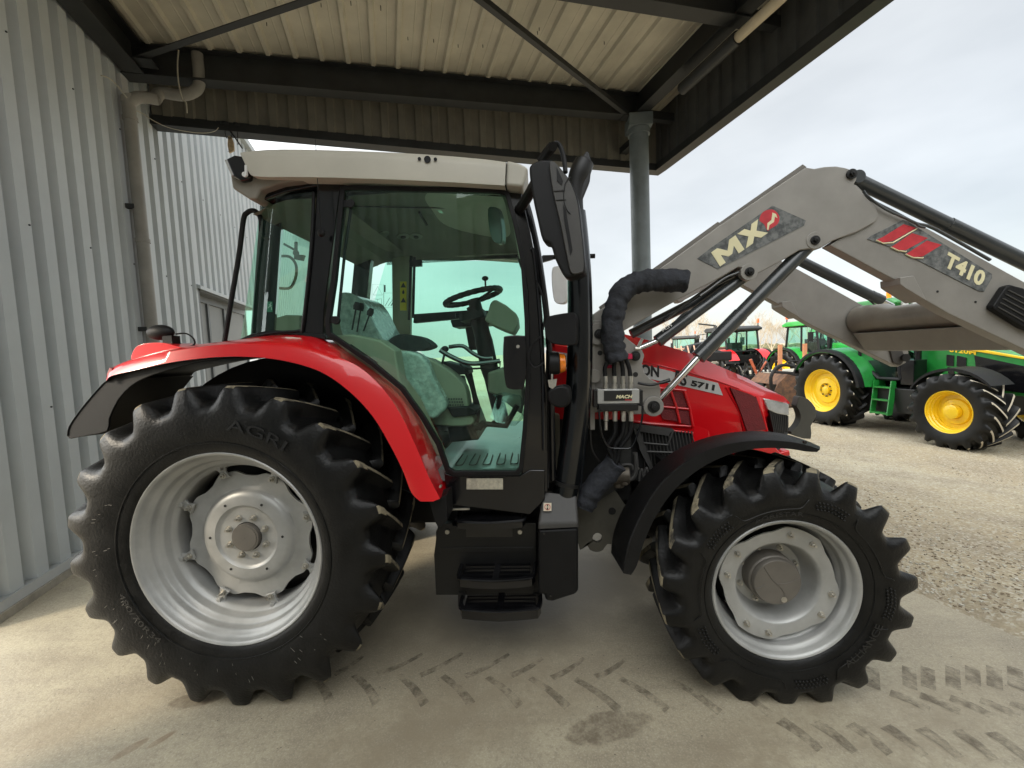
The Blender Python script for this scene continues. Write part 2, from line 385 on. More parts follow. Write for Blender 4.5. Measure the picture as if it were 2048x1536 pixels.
# yard sheet
xs = [-700, -300, -120, -60, -30, -20] + [-14+i*.8 for i in range(62)] + [42, 60, 90, 160, 400, 800]
ys = [-60, -20, -10] + [-6+i*.8 for i in range(60)] + [50, 70, 110, 200, 500, 1200]
m = MB(); rows = []
for a in xs:
    row = []
    for b_ in ys:
        p = V((a, b_, 0)); q = p-OB; z = yard_z(a, b_)
        if -7.2 < q.dot(YBv) < 2.7 and -1 < q.dot(XB) < SLAB_U-.15: z = -.3
        if z > -.3 or True:
            z += .018*mnoise.noise(V((a*.7, b_*.7, 0)))*(1 if z < -.03 else 0)
        row.append(V((a, b_, z)))
    rows.append(row)
m.loft(rows); tag(m.build('ground', GRAV), kind='structure')

# loose stones on the yard near the slab
m = MB(); rs = random.Random(3)
for i in range(2600):
    px = rs.uniform(1590, 2060); py = 850+rs.random()**1.3*420
    g = G(px, py, -.15); u, v, z = ub(g)
    if u < SLAB_U+.05: continue
    z = yard_z(g.x, g.y); s = rs.uniform(.004, .012)
    c = V((g.x, g.y, z+s*.2)); q = Matrix.Rotation(rs.random()*6, 3, 'Z') @ Matrix.Rotation(rs.uniform(-.5, .5), 3, 'X')
    m.box(c, (s*rs.uniform(1, 2), s*rs.uniform(.8, 1.3), s*.6), q, mi=rs.randrange(2))
tag(m.build('loose_stones', [mat('stone_pale', (.46, .43, .36), .9), mat('stone_brown', (.24, .19, .13), .9)]), 'pale loose stones scattered on the gravel yard', 'stones', kind='stuff')

# corrugated wall
def corr(m, f, u0, u1, z0f, z1f, pitch, depth, wide=.5, mi=0, slw=.09):
    """f(s,depth,z) -> point ; trapezoidal profile"""
    s = u0; pts = []
    sl = pitch*slw
    while s < u1:
        a = pitch*wide-sl; b = pitch*(1-wide)-sl
        pts += [(s, 0), (s+a, 0), (s+a+sl, depth), (s+a+sl+b, depth)]
        s += pitch
    pts = [p for p in pts if p[0] < u1-.001]; pts.append((u1, pts[-1][1]))
    lo = [f(a, b, z0f(a)) for a, b in pts]; hi = [f(a, b, z1f(a)) for a, b in pts]
    m.loft([lo, hi], mi=mi)
WT = 6.10
door_v0, door_v1 = -1.99, -.42   # open doorway in the wall, out of frame on the left
wall = thing('corrugated_building', 'light grey corrugated metal building wall along the left with a recessed window', 'building', B(0, 0, 0))
win_v0 = ub(PU(395, 577, 0))[1]; win_v1 = win_v0+2.6; win_top = 2.75; win_bot = 1.0
def fw(s, d, z): return B(-d, s, z)
PT = .230
m = MB()
corr(m, fw, door_v1, win_v0, lambda s: .1, lambda s: WT, PT, .06, .62, slw=.13)
corr(m, fw, win_v0, win_v1, lambda s: win_top, lambda s: WT, PT, .06, .62, slw=.13)
corr(m, fw, win_v1, 16, lambda s: .1, lambda s: WT, PT, .06, .62, slw=.13)
corr(m, fw, win_v0, win_v1, lambda s: .1, lambda s: win_bot, PT, .06, .62, slw=.13)
corr(m, fw, door_v0, door_v1, lambda s: 2.5, lambda s: WT, PT, .06, .62, slw=.13)
corr(m, fw, -7, door_v0, lambda s: .1, lambda s: WT, PT, .06, .62, slw=.13)
for k_ in range(7):
    for z_ in (1.35, 2.75, 4.15, 5.5):
        for s_ in range(0, 34, 3):
            v_ = door_v1+.09+PT*(s_+k_*0); 
            if k_ == 0 and v_ < 6: m.cyl(B(-.002, v_, z_), B(.008, v_, z_), .007, 6, mi=1)
m.build('cladding', [WALLM, STL], wall, smooth=0)
m = MB()
for a, b_ in ((-7, door_v0), (door_v1, 16)):
    m.hexa([B(-.06, a, 0), B(.045, a, 0), B(.045, b_, 0), B(-.06, b_, 0)], [B(-.06, a, .055), B(.045, a, .055), B(.045, b_, .055), B(-.06, b_, .055)])
m.build('plinth', BRICK, wall)
m = MB()
for a, b_ in ((-7, door_v0), (door_v1, 16)):
    m.hexa([B(-.05, a, .057), B(.03, a, .057), B(.03, b_, .057), B(-.05, b_, .057)], [B(-.05, a, .12), B(.018, a, .12), B(.018, b_, .12), B(-.05, b_, .12)])
m.build('base_flashing', mat('flashing', (.42, .43, .42), .4, var=.05), wall)
m = MB(); v0 = ub(PU(262, 400, 0))[1]; v1 = ub(PU(283, 525, 0))[1]
m.hexa([B(-.05, v1-.1, .12), B(.03, v1-.1, .12), B(.03, v1+.03, .12), B(-.05, v1+.03, .12)], [B(-.05, v1-.1, 4.75), B(.03, v1-.1, 4.75), B(.03, v1+.03, 4.75), B(-.05, v1+.03, 4.75)])
m.build('corner_trim', mat('trim_white', (.55, .56, .56), .4, var=.05), wall)
m = MB(); m.hexa([B(-.3, -7, WT), B(.08, -7, WT), B(.08, 16, WT), B(-.3, 16, WT)], [B(-.3, -7, WT+.12), B(.08, -7, WT+.12), B(.08, 16, WT+.12), B(-.3, 16, WT+.12)])
m.build('parapet_cap', WALLM, wall)
m = MB()
F0 = -.20
m.hexa([B(-.21, win_v0, win_bot), B(-.0, win_v0, win_bot), B(-.0, win_v0+.05, win_bot), B(-.21, win_v0+.05, win_bot)], [B(-.21, win_v0, win_top), B(-.0, win_v0, win_top), B(-.0, win_v0+.05, win_top), B(-.21, win_v0+.05, win_top)])
m.hexa([B(-.21, win_v0+.05, win_top-.04), B(.01, win_v0+.05, win_top-.04), B(.01, win_v1, win_top-.04), B(-.21, win_v1, win_top-.04)], [B(-.21, win_v0+.05, win_top), B(.01, win_v0+.05, win_top), B(.01, win_v1, win_top), B(-.21, win_v1, win_top)])
for a in (win_v0+.06, win_v0+.70, win_v0+1.4, win_v1-.06):
    m.hexa([B(-.2, a, win_bot), B(-.14, a, win_bot), B(-.14, a+.06, win_bot), B(-.2, a+.06, win_bot)], [B(-.2, a, win_top-.14), B(-.14, a, win_top-.14), B(-.14, a+.06, win_top-.14), B(-.2, a+.06, win_top-.14)])
m.hexa([B(-.2, win_v0+.05, win_top-.14), B(-.14, win_v0+.05, win_top-.14), B(-.14, win_v1, win_top-.14), B(-.2, win_v1, win_top-.14)], [B(-.2, win_v0+.05, win_top-.04), B(-.14, win_v0+.05, win_top-.04), B(-.14, win_v1, win_top-.04), B(-.2, win_v1, win_top-.04)])
wf = m.build('window', FRAME, wall)
m = MB(); m.hexa([B(-.19, win_v0+.05, win_bot), B(-.17, win_v0+.05, win_bot), B(-.17, win_v1, win_bot), B(-.19, win_v1, win_bot)], [B(-.19, win_v0+.05, win_top-.14), B(-.17, win_v0+.05, win_top-.14), B(-.17, win_v1, win_top-.14), B(-.19, win_v1, win_top-.14)])
m.build('pane', SASH, wf)
m = MB(); m.hexa([B(-.0, win_v0-.03, win_top), B(.05, win_v0-.03, win_top-.02), B(.05, win_v1, win_top-.02), B(-.0, win_v1, win_top)], [B(-.0, win_v0-.03, win_top+.05), B(.05, win_v0-.03, win_top+.03), B(.05, win_v1, win_top+.03), B(-.0, win_v1, win_top+.05)])
m.build('window_flashing', WALLM, wall)

# unseen shed added behind the camera; darkens and stripes reflections in glass and paint
shed = thing('added_shed', 'added grey corrugated shed behind the camera, out of view, to darken reflections', 'building', B(4, -10, 0))
m = MB(); corr(m, lambda s, d, z: B(s, -10+d, z), -7, 16, lambda s: -.4, lambda s: 5.6, .45, .09, .5)
m.build('cladding', mat('shed_grey', (.20, .20, .19), .6), shed, smooth=0)
m = MB(); m.hexa([B(-7, -10.2, 5.55), B(16, -10.2, 5.55), B(16, -9.85, 5.55), B(-7, -9.85, 5.55)], [B(-7, -10.2, 5.75), B(16, -10.2, 5.75), B(16, -9.85, 5.75), B(-7, -9.85, 5.75)]); m.build('gutter', STL, shed)
# ---- canopy
VB, VF = 1.95, 2.42      # beam line and fascia line
can = thing('canopy', 'corrugated metal canopy roof on dark steel beams above the red tractor', 'canopy', B(3, 0, 5))
UFc = ub(PV(1312, 318, VF))[0]      # outer right fascia
VN = -3.2                            # near end of the canopy, cut short overhead to let in more light
def rz(u): return 5.16+.042*u
zb = ub(PV(640, 280, VF))[2]         # fascia lower edge height
m = MB()
def fr(s, d, z): return B(s, z, rz(s)-d)
RP = .292
s = .05; pts = []
while s < UFc:
    pts += [(s, .0), (s+.09, 0), (s+.10, .006), (s+.11, 0), (s+.185, 0), (s+.205, .045), (s+.245, .045), (s+.265, 0)]; s += RP
pts = [p for p in pts if p[0] < UFc-.02]
m.loft([[B(a, VN, rz(a)-d*.9) for a, d in pts], [B(a, VF, rz(a)-d*.9) for a, d in pts]])
rs_ = m.build('roof_sheet', ROOFM, can, smooth=0)
m = MB(); m.prism([B(0, VN, rz(0)+.06), B(UFc, VN, rz(UFc)+.06), B(UFc+.16, VF, rz(UFc)+.06), B(UFc+.16, VF+.16, rz(UFc)+.06), B(0, VF+.16, rz(0)+.06)], V((0, 0, .03)))
m.build('roof_deck', STL, can)
m = MB(); s2 = random.Random(5)
for i in range(70):
    a = .45+RP*s2.randrange(18)+s2.choice((-.07, -.19)); b_ = s2.choice((1.35, 1.0, .2, .3, -.9, 1.0))+s2.uniform(-.05, .05)
    m.cyl(B(a, b_, rz(a)), B(a, b_, rz(a)-.035), .004, 6)
m.split('roof_screw', DECB, can)
def ibeam(a, b, h, wd, side, t=.014):
    """a,b world points of the underside centre line"""
    mm = MB(); d = (b-a); sx = side.normalized()
    for zc, hh, ww in ((0, t, wd), (h-t, t, wd), (t, h-2*t, t)):
        q = [a+ZV*zc-sx*ww/2, a+ZV*zc+sx*ww/2, b+ZV*zc+sx*ww/2, b+ZV*zc-sx*ww/2]
        mm.hexa(q, [p+ZV*hh for p in q])
    return mm
def rb(u): return 4.80+.042*u
post_u = ub(PV(1280, 400, VB))[0]
ibeam(B(.0, VB, rb(0)), B(post_u+.1, VB, rb(post_u)), .33, .17, YBv).build('beam', STL, can)
# second cross beam
p1 = PV(1207, 0, -.2)
vb2 = None
for vv in [x*.05 for x in range(-40, 30)]:
    q = ub(PV(1340, 22, vv))
    if abs(q[2]-rb(q[0])) < .03: vb2 = vv
vb2 = vb2 if vb2 is not None else -.4
print('second beam v', vb2)
ibeam(B(.0, vb2, rb(0)), B(post_u+.1, vb2, rb(post_u)), .33, .17, YBv).build('beam', STL, can)
ibeam(B(.12, VN, rb(.1)), B(.12, VB-.1, rb(.1)), .33, .2, XB).build('beam', STL, can)
ibeam(B(post_u-.02, VN, rb(post_u)+.02), B(post_u-.02, VB+.05, rb(post_u)+.02), .36, .19, XB).build('beam', STL, can)
# braces in plan
zz = 4.86
def zpl(x, y, z): return plane(x, y, V((0, 0, z)), ZV)
a = zpl(262, 122, 4.86); c = zpl(640, -6, 4.93); mm = MB(); c = c+(c-a)*.5
def angle(m, a, b, s):
    d = (b-a).normalized(); sx = d.cross(ZV).normalized()
    q = [a-sx*s/2, a+sx*s/2, b+sx*s/2, b-sx*s/2]; m.hexa(q, [p+ZV*.008 for p in q])
    q = [a-sx*(s/2), a-sx*(s/2-.008), b-sx*(s/2-.008), b-sx*s/2]; m.hexa([p+ZV*.0085 for p in q], [p+ZV*s for p in q])
angle(mm, a, c, .07); mm.build('brace', STL, can)
a = zpl(1262, 238, 5.06); c = zpl(958, 2, 5.0); c = c+(c-a)*.5; mm = MB(); angle(mm, a, c, .06); mm.build('brace', STL, can)
mm = MB(); g = zpl(1255, 236, 5.05); mm.box(g, (.2, .16, .012), Matrix.Rotation(YB*-1, 3, 'Z'))
g2 = zpl(285, 125, 4.85); mm.box(g2, (.22, .16, .012), Matrix.Rotation(YB*-1, 3, 'Z')); mm.split('gusset_plate', STL, can)
# fascia: corrugated inner sheet and bottom channel (far side)
m = MB(); corr(m, lambda s, d, z: B(s, VF-d, z), .02, UFc+.03, lambda s: zb+.10, lambda s: rz(s)+.05, .23, .03, .55)
m.build('fascia_sheet', FASC, can, smooth=0)
m = MB()
m.prism([B(.0, VF-.02, zb), B(.0, VF+.16, zb), B(.0, VF+.16, zb+.16), B(0, VF+.05, zb+.16), B(0, VF+.05, zb+.11), B(0, VF-.02, zb+.11)], XB*(UFc+.15))
m.build('fascia_channel', STL, can)
_q = ub(plane(1755, 0, V((0, 0, zb)), ZV)); KF = (_q[0]-UFc)/(_q[1]-VF)
def UF(v): return UFc+KF*(v-VF)
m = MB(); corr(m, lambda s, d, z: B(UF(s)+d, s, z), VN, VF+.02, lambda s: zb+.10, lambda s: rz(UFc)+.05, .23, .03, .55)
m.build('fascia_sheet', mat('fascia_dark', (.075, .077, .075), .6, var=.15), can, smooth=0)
m = MB()
_a = [B(UF(VN)+a, VN, zb+b) for a, b in ((-.02, -.002), (.15, -.002), (.15, .18), (.05, .18), (.05, .108), (-.02, .108))]
m.prism(_a, B(UFc, VF-.025, 0)-B(UF(VN), VN, 0))
m.build('fascia_channel', STL, can)
m = MB(); m.hexa([B(UF(VN)+.16, VN, zb+.1), B(UF(VN)+.17, VN, zb+.1), B(UFc+.17, VF+.17, zb+.1), B(UFc+.16, VF+.17, zb+.1)], [B(UF(VN)+.16, VN, zb+.95), B(UF(VN)+.17, VN, zb+.95), B(UFc+.17, VF+.17, zb+.95), B(UFc+.16, VF+.17, zb+.95)])
m.hexa([B(0, VF+.165, zb+.1), B(UFc+.15, VF+.165, zb+.1), B(UFc+.15, VF+.175, zb+.1), B(0, VF+.175, zb+.1)], [B(0, VF+.165, zb+.95), B(UFc+.15, VF+.165, zb+.95), B(UFc+.15, VF+.175, zb+.95), B(0, VF+.175, zb+.95)])
m.build('outer_fascia', STL, can)
# purlin stubs carrying the fascia
m = MB()
for vv in (VB, vb2, vb2-2.2):
    q = [B(post_u, vv-.05, rb(post_u)), B(UFc, vv-.05, rb(post_u)), B(UFc, vv+.05, rb(post_u)), B(post_u, vv+.05, rb(post_u))]
    m.hexa(q, [p+ZV*.12 for p in q])
q = [B(post_u-.06, VB, zb+.2), B(post_u-.06, VF, zb+.2), B(post_u+.06, VF, zb+.2), B(post_u+.06, VB, zb+.2)]; m.hexa(q, [p+ZV*.1 for p in q])
m.split('purlin_stub', STL, can)

# post
pw = (ub(PV(1297, 400, VB))[0]-ub(PV(1264, 400, VB))[0])/2
pst = thing('round_post', 'round blue grey steel post under the canopy corner behind the loader', 'post', B(post_u, VB, 0))
m = MB(); m.cyl(B(post_u, VB, 0), B(post_u, VB, 4.82), pw*.97, 32); m.build('shaft', POST, pst)
m = MB(); m.cyl(B(post_u, VB, 4.82), B(post_u, VB, 4.90), pw*1.12, 32); m.box(B(post_u, VB, 4.99), (.34, .34, .17)); m.build('cap', POST, pst)
m = MB(); m.box(B(post_u, VB, .01), (.36, .36, .03)); m.build('base_plate', POST, pst)
# gutter pipe under right beam
m = MB(); g0 = PU(1476, 75, post_u); u_, v_, z_ = ub(g0)
m.cyl(B(post_u, v_, z_), B(post_u, VN, z_), .055, 20)
tag(m.build('beige_pipe', PVCB), 'beige plastic pipe running along the right canopy beam', 'pipe')
m = MB(); m.cyl(B(post_u, v_+.9, z_), B(post_u, v_+.002, z_), .075, 20)
m.build('pipe_sleeve', STL, can)

# downpipe on the left wall
dp_v = v1+.12; prad = .058
pe = PU(300, 640, .09); du = .10
def dpx(px, py): q = PU(px, py, du); return B(du, dp_v, ub(q)[2])
vb_ = ub(PU(277, 400, du))[1]
m = MB(); zt = ub(PU(272, 205, du))[2]
elb = cat([B(du, vb_, 0.02), B(du, vb_, 2), B(du, vb_, zt-.22), B(du, vb_, zt-.10), B(du+.08, vb_+.04, zt), B(du+.22, vb_+.1, zt+.03)], 5)
m.tube(elb, prad, 18)
e2 = [B(du+.2, vb_+.1, zt+.03)]
q1 = PV(375, 188, vb_+.2); uu = ub(q1)
path = cat([B(du+.2, vb_+.1, zt+.03), B(uu[0]-.25, vb_+.2, uu[2]-.02), B(uu[0]-.05, vb_+.2, uu[2]-.02), B(uu[0]+.10, vb_+.2, uu[2]+.07), B(uu[0]+.13, vb_+.2, uu[2]+.22), B(uu[0]+.13, vb_+.2, uu[2]+.5)], 6)
m.tube(path, prad, 18)
dp = thing('downpipe', 'grey plastic downpipe with elbows on the corner of the left wall', 'downpipe', B(du, vb_, 0))
m.build('pipe', PVC, dp)
m = MB()
for z in (1.3, 3.0, zt-.25): m.cyl(B(du, vb_, z-.02), B(du, vb_, z+.02), prad+.008, 18)
m.split('collar', PVC, dp)
for z in (2.05, 3.35):
    m = MB(); m.box(B(.04, vb_-.03, z), (.08, .05, .045), Matrix.Rotation(-YB, 3, 'Z')); m.build('bracket', STL, dp)

# cables
m = MB(); z0 = VB-.12
m.tube(cat([PV(357, 100, z0), PV(355, 130, z0), PV(357, 165, z0), PV(365, 198, z0), PV(372, 205, z0), PV(374, 226, z0)], 5), .007, 8)
tag(m.build('hanging_cable', WIRE), 'short white cable hanging from the canopy beam in front of the pipe elbow', 'cable')
m = MB(); cz = [(202, 151), (215, 155), (230, 166), (243, 182), (254, 196)]
m.tube(cat([PU(a, b, .12+.02*i) for i, (a, b) in enumerate(cz)], 5), .005, 6)
m.tube(cat([PV(262, 218, z0-.1), PV(283, 226, z0), PV(310, 243, z0+.1), PV(340, 256, z0+.2), (PV(380, 264, z0+.3)), PV(412, 266, z0+.4), PV(430, 262, z0+.45), PV(437, 255, z0+.45)], 5), .004, 6)
tag(m.build('thin_cable', WIRE), 'thin drooping cable from the left wall past the downpipe to the fascia', 'cable')
ins = thing('fence_insulator', 'small wooden and wire hook hanging below the fascia at the cab roof corner', 'hook', PV(460, 255, VF))
m = MB()
m.disc(PV(451, 251, VF), ZV, .05, .03); m.disc(PV(474, 253, VF), ZV, .045, .03); m.build('washer', STL, ins)
m = MB(); m.prism([PV(a, b, VF+.02) for a, b in ((456, 272), (462, 272), (467, 285), (468, 300), (458, 305), (455, 290))], YBv*.03); m.build('wooden_block', WOOD, ins)
m = MB(); m.tube([PV(453, 253, VF), PV(450, 265, VF), PV(453, 276, VF), PV(462, 276, VF), PV(464, 268, VF), PV(453, 256, VF)], .006, 6)
m.tube([PV(455, 254, VF), PV(470, 275, VF), PV(485, 297, VF+.1)], .01, 6); m.tube([PV(475, 255, VF), PV(476, 290, VF)], .005, 6); m.build('wire', STL, ins)
HAIR = mat('rubber_hair', (.16, .15, .13), .7)
# ================================================================== WHEELS
def make_wheel(parent, name, cx, cz, y0, sg, R, rf, W, nl, kind, rimm, tyre=TYRE, dust=TYRED, phase=0., squash=0.0, detail=True, th_deg=13, extra=None):
    wh = empty(name, (cx, y0+sg*W/2, cz), parent)
    h = .035*R/.775+.012
    lh = .048 if kind == 'rear' else .042
    lh *= R/(.775 if kind == 'rear' else .555)
    sw = R-rf
    pitch = 2*math.pi/nl; spp = 24 if detail else 12
    TH = R_(th_deg)
    side_ = [(rf-.012, .012), (rf+.004, -.006), (rf+sw*.06, -.012), (rf+sw*.12, -.018)]
    if detail: side_ += [(rf+sw*.15, -.019), (rf+sw*.155, -.024), (rf+sw*.17, -.0245), (rf+sw*.175, -.022)]
    side_ += [(rf+sw*.26, -.030), (rf+sw*.42, -.037)]
    rows_ = [(c, c) for c in side_]
    rows_ += [((R-lh*2.9, -.038), (R-lh*2.9, -.038)), ((R-lh*2.6, -.037), (R-lh*2.55, -.0385)), ((R-lh*2.35, -.032), (R-lh*2.1, -.0375)), ((R-lh*2.15, -.026), (R-lh*1.6, -.034)), ((R-lh*2.0, -.019), (R-lh*1.1, -.028)), ((R-lh*1.9, -.011), (R-lh*.6, -.020)), ((R-lh*1.8, -.003), (R-lh*.2, -.012)), ((R-lh*1.72, .004), (R-lh*.02, -.004)), ((R-lh*1.66, .012), (R, .006))]
    nd = 9 if detail else 5
    for q_ in range(1, nd+1):
        d = .02+(W*.5-.02)*q_/nd; rows_.append(((R-lh*(1.62-.55*min(1, q_/nd*1.3)), d), (R-.004*(q_/nd), d)))
    nr = len(rows_); cols = nl*spp
    def sst(x): x = max(0, min(1, x)); return x*x*(3-2*x)
    wt, wb = (.015, .098) if kind == 'rear' else (.019, .076)
    wt *= R/(.775 if kind == 'rear' else .555); wb *= R/(.775 if kind == 'rear' else .555)
    kk = max(0, TH)
    def tt(d): return max(0, min(1, d/(W*.5)))
    def lug(off, d):       # off metres from the lug centre line, d depth from its own shoulder
        k_ = max(0, min(1, (d-.0)/(W*.16)))
        a = wt; b_ = wb*(1-k_)+(wt+.017)*k_
        return 1-sst((abs(off)-a)/(b_-a))
    m = MB(); vs = []; mk = []
    full_ = [(C, E, 0) for C, E in rows_]+[((C[0], W-C[1]), (E[0], W-E[1]), 1) for C, E in reversed(rows_[:-1])]
    for C, E, fs in full_:
        d = C[1]; ds = W-d if fs else d
        for c in range(cols):
            base_ = c*pitch/spp; an = phase+base_-TH*tt(ds)
            # near lugs sit at multiples of pitch, far lugs half a pitch on
            x = (base_/pitch); o1 = (x-round(x))*pitch*R; x2 = x-.5; o2 = (x2-round(x2))*pitch*R
            own = o2 if fs else o1; oth = o1 if fs else o2
            mm_ = lug(own, ds)
            dd_ = W-ds
            if ds > W*.40:     # tip of the opposite lug crossing the centre
                fall = 1-sst((dd_-W*.5)/(W*.045)); mm_ = max(mm_, lug(oth+2*TH*(1-tt(ds))*R*.5, W*.5)*fall)
            r = C[0]+(E[0]-C[0])*mm_; y = C[1]+(E[1]-C[1])*mm_
            vs.append(V((cx+r*math.cos(an), y0+sg*y, cz+r*math.sin(an)))); mk.append(mm_)
    nrow = len(full_)
    m.v = vs
    for a in range(nrow-1):
        for c in range(cols):
            c2_ = (c+1) % cols; f = (a*cols+c, a*cols+c2_, (a+1)*cols+c2_, (a+1)*cols+c)
            top = min(mk[q_] for q_ in f) > .93 and full_[a][1][0] > R-.012 and full_[a+1][1][0] > R-.012
            m.f.append(f); m.m.append(1 if top else 0)
    g = squash
    for v in m.v:
        if v.z < g+.003: v.z = g+.003
    if extra: extra(m)
    t = m.build('tyre', [tyre, dust, HAIR], wh, smooth=50)
    # rim barrel
    s = rf/.47
    rp = [(rf-.012, .03), (rf-.002, .012), (rf+.002, .0), (rf-.004, -.006), (rf-.014, -.003), (rf-.019, .008), (rf-.022, .022), (rf-.034*s, .035), (rf-.046*s, .042), (rf-.052*s, .055), (rf-.052*s, .072), (rf-.06*s, .082), (rf-.074*s, .088), (rf-.080*s, .10), (rf-.082*s, .125), (rf-.088*s, .135), (rf-.098*s, .142), (rf-.102*s, .16), (rf-.104*s, W*.6), (rf-.06*s, W-.06), (rf, W)]
    m = MB(); m.lathe(rp, cx, cz, y0, sg, 96); m.build('rim', rimm, wh, smooth=50)
    def pt(r, a, d): return V((cx+r*math.cos(a), y0+sg*d, cz+r*math.sin(a)))
    def bolt(r, a, d, s1=.011, ln=.022, nm='bolt', mt=SILB):
        b = MB(); c = pt(r, a, d); nn = V((0, -sg, 0))
        b.cyl(c, c+nn*.004, s1*1.5, 14); b.cyl(c+nn*.004, c+nn*(.004+s1*1.1), s1*1.15, 6); b.cyl(c+nn*s1, c+nn*(ln+.008), s1*.6, 10)
        b.build(nm, mt, wh, smooth=30)
    return wh, pt, bolt

def rear_disc(wh, cx, cz, y0, sg, pt, bolt, rf, rimm, hub=HUBG, ang=13):
    m = MB(); n = 96; D = .175; rows = []
    s = rf/.47
    def rad(a): return (.328+.018*max(-1, min(.5, 1.2*math.cos(8*(a-R_(ang))))))*s
    pr = lambda a: [(rad(a), D+.012), (rad(a), D), (rad(a)-.05*s, D), (.245*s, D-.004), (.236*s, D-.014), (.225*s, D-.026), (.205*s, D-.031), (.165*s, D-.031), (.156*s, D-.022), (.147*s, D-.018), (.10*s, D-.018), (.0745*s, D-.018), (.074*s, D-.018)]
    cols = []
    for k in range(n):
        a = 2*math.pi*k/n; cols.append([pt(r, a, d) for r, d in pr(a)])
    m.loft(cols+[cols[0]]); m.build('centre_disc', rimm, wh, smooth=40)
    m = MB(); m.cyl(pt(0, 0, .16), pt(0, 0, .135), .070*s, 40); m.cyl(pt(0, 0, .136), pt(0, 0, .132), .061*s, 40); m.cyl(pt(0, 0, .13), pt(0, 0, .1285), .004, 10); m.build('hub_cap', hub, wh, bevel=.003)
    for i in range(8): bolt(.103*s, R_(22.5+45*i), .157, .0115)
    for i in range(6):
        m = MB(); m.cyl(pt(.190*s, R_(0+60*i), .1435), pt(.190*s, R_(60*i), .1415), .0065, 12); m.build('disc_hole', DECB, wh)
    for i in range(8):
        a = R_(ang+45*i); m = MB()
        t = V((-math.sin(a), 0, math.cos(a))); c = pt(.335*s, a, .168); nn = V((0, -sg, 0)); rr = V((math.cos(a), 0, math.sin(a)))
        m.prism([c-t*.028-rr*.02, c+t*.028-rr*.02, c+t*.016+rr*.012, c+t*.03+rr*.048, c-t*.03+rr*.048, c-t*.016+rr*.012], nn*.014)
        m.box(c+rr*.036+nn*.016, (.022, .03, .022)); m.build('rim_clamp', rimm, wh, bevel=.003)
        bolt(.331*s, a, .153, .010, .02)
    m = MB(); m.cyl(pt(0, 0, .2), pt(0, 0, .9), .09, 20); m.build('axle_stub', BLKM, wh)

def front_disc(wh, cx, cz, y0, sg, pt, bolt, rf, rimm, hub=HUBG, ang=0):
    n = 120; s = rf/.327
    def rad(a):
        c = math.cos(4*(a-R_(ang+40))); return (.262+.016*max(-.8, min(.6, 1.6*c)))*s
    cols = []
    for k in range(n):
        a = 2*math.pi*k/n
        cols.append([pt(r, a, d) for r, d in [(rad(a), .067), (rad(a), .058), (.198*s, .058), (.190*s, .064), (.182*s, .085), (.172*s, .125), (.166*s, .150), (.158*s, .160), (.112*s, .160), (.10*s, .162)]])
    m = MB(); m.loft(cols+[cols[0]]); m.build('centre_disc', rimm, wh, smooth=40)
    for i in range(4):
        for da in (-12, 12): bolt(.237*s, R_(ang+40+90*i+da*1.1), .058, .0095, .02)
    for i in range(8): bolt(.137*s, R_(20+45*i), .160, .0095, .018)
    m = MB(); m.lathe([(.118*s, .17), (.118*s, .10), (.115*s, .095), (.110*s, .092), (.107*s, .070), (.104*s, .067), (.0, .067)], cx, cz, y0, sg, 64); m.build('hub', hub, wh, smooth=40)
    m = MB()
    for arc in ([(-.6, .75), (-.2, .1), (.1, -.05), (.5, .0), (.95, .2)], [(-.2, .1), (.15, -.25), (.3, -.6), (.1, -.95)], [(-.95, -.3), (-.6, -.1)]):
        q = [V((cx+a*.1*s, y0+sg*.0655, cz+b*.1*s)) for a, b in arc]; m.tube(cat(q, 5), .0018, 6)
    m.build('hub_ridge', hub, wh)
    m = MB(); c = V((cx+.028*s, y0+sg*.064, cz-.082*s)); m.cyl(c, c+V((0, sg*.01, 0)), .013, 16); m.build('hub_plug', SILB, wh)
    for a in (R_(ang-5+90), R_(ang+85+180)):
        pass
    m = MB(); m.cyl(pt(0, 0, .16), pt(0, 0, .6), .10, 20); m.build('axle_stub', BLKM, wh)

# ================================================================== RED TRACTOR
ZR, ZF = .755, .512
YFO = .042
red = thing('red_tractor', 'large red tractor with beige cab roof and grey front loader parked under the canopy', 'tractor', (1.27, 1.1, 0))
YC = 1.08
def tyre_text(s, wh, cx, cz, y0, r, a0, a1, hgt, inv=False, d=-.042, rise=.004, nm='lettering'):
    def mf(a, b, c):
        if inv: an = a0+(a1-a0)*a; rr = r-hgt*b
        else: an = a0+(a1-a0)*a; rr = r+hgt*b
        return V((cx+rr*math.cos(an), y0+d-rise*(c), cz+rr*math.sin(an)))
    return text(s, nm, mat('tyre_letter', (.013, .013, .013), .4), wh, None, None, None, mapf=mf)
def rear_hairs(m):
    rs = random.Random(2)
    for i in range(46):
        a = R_(rs.uniform(150, 320)); r = rs.uniform(.52, .62); l = rs.uniform(.004, .02)
        c = V((r*math.cos(a), -.041, ZR+r*math.sin(a))); m.tube([c, c+V((l*math.cos(a+.3), -.002, l*math.sin(a+.3)))], .0009, 4, mi=2)
def front_pattern(m):
    for k in range(5):
        a0 = R_(57+72*k-72)
        for i in range(9):
            for j in range(3):
                a = a0+R_(i*2.2+(1.1 if j % 2 else 0)); r = .402+.015*j-.0015*abs(i-4)
                m.sphere(V((2.55+r*math.cos(a), YFO-.039, ZF+r*math.sin(a))), .0048, 8)
        aa = [(.445, 21), (.445, -3), (.428, -6), (.392, -9), (.388, -20), (.388, -34), (.392, -44), (.428, -48), (.4450, -51)]
        m.tube([V((2.55+r*math.cos(a0+R_(a)), YFO-.0395+(.004 if r > .43 else 0), ZF+r*math.sin(a0+R_(a)))) for r, a in c2(aa, 5)], .0022, 6)
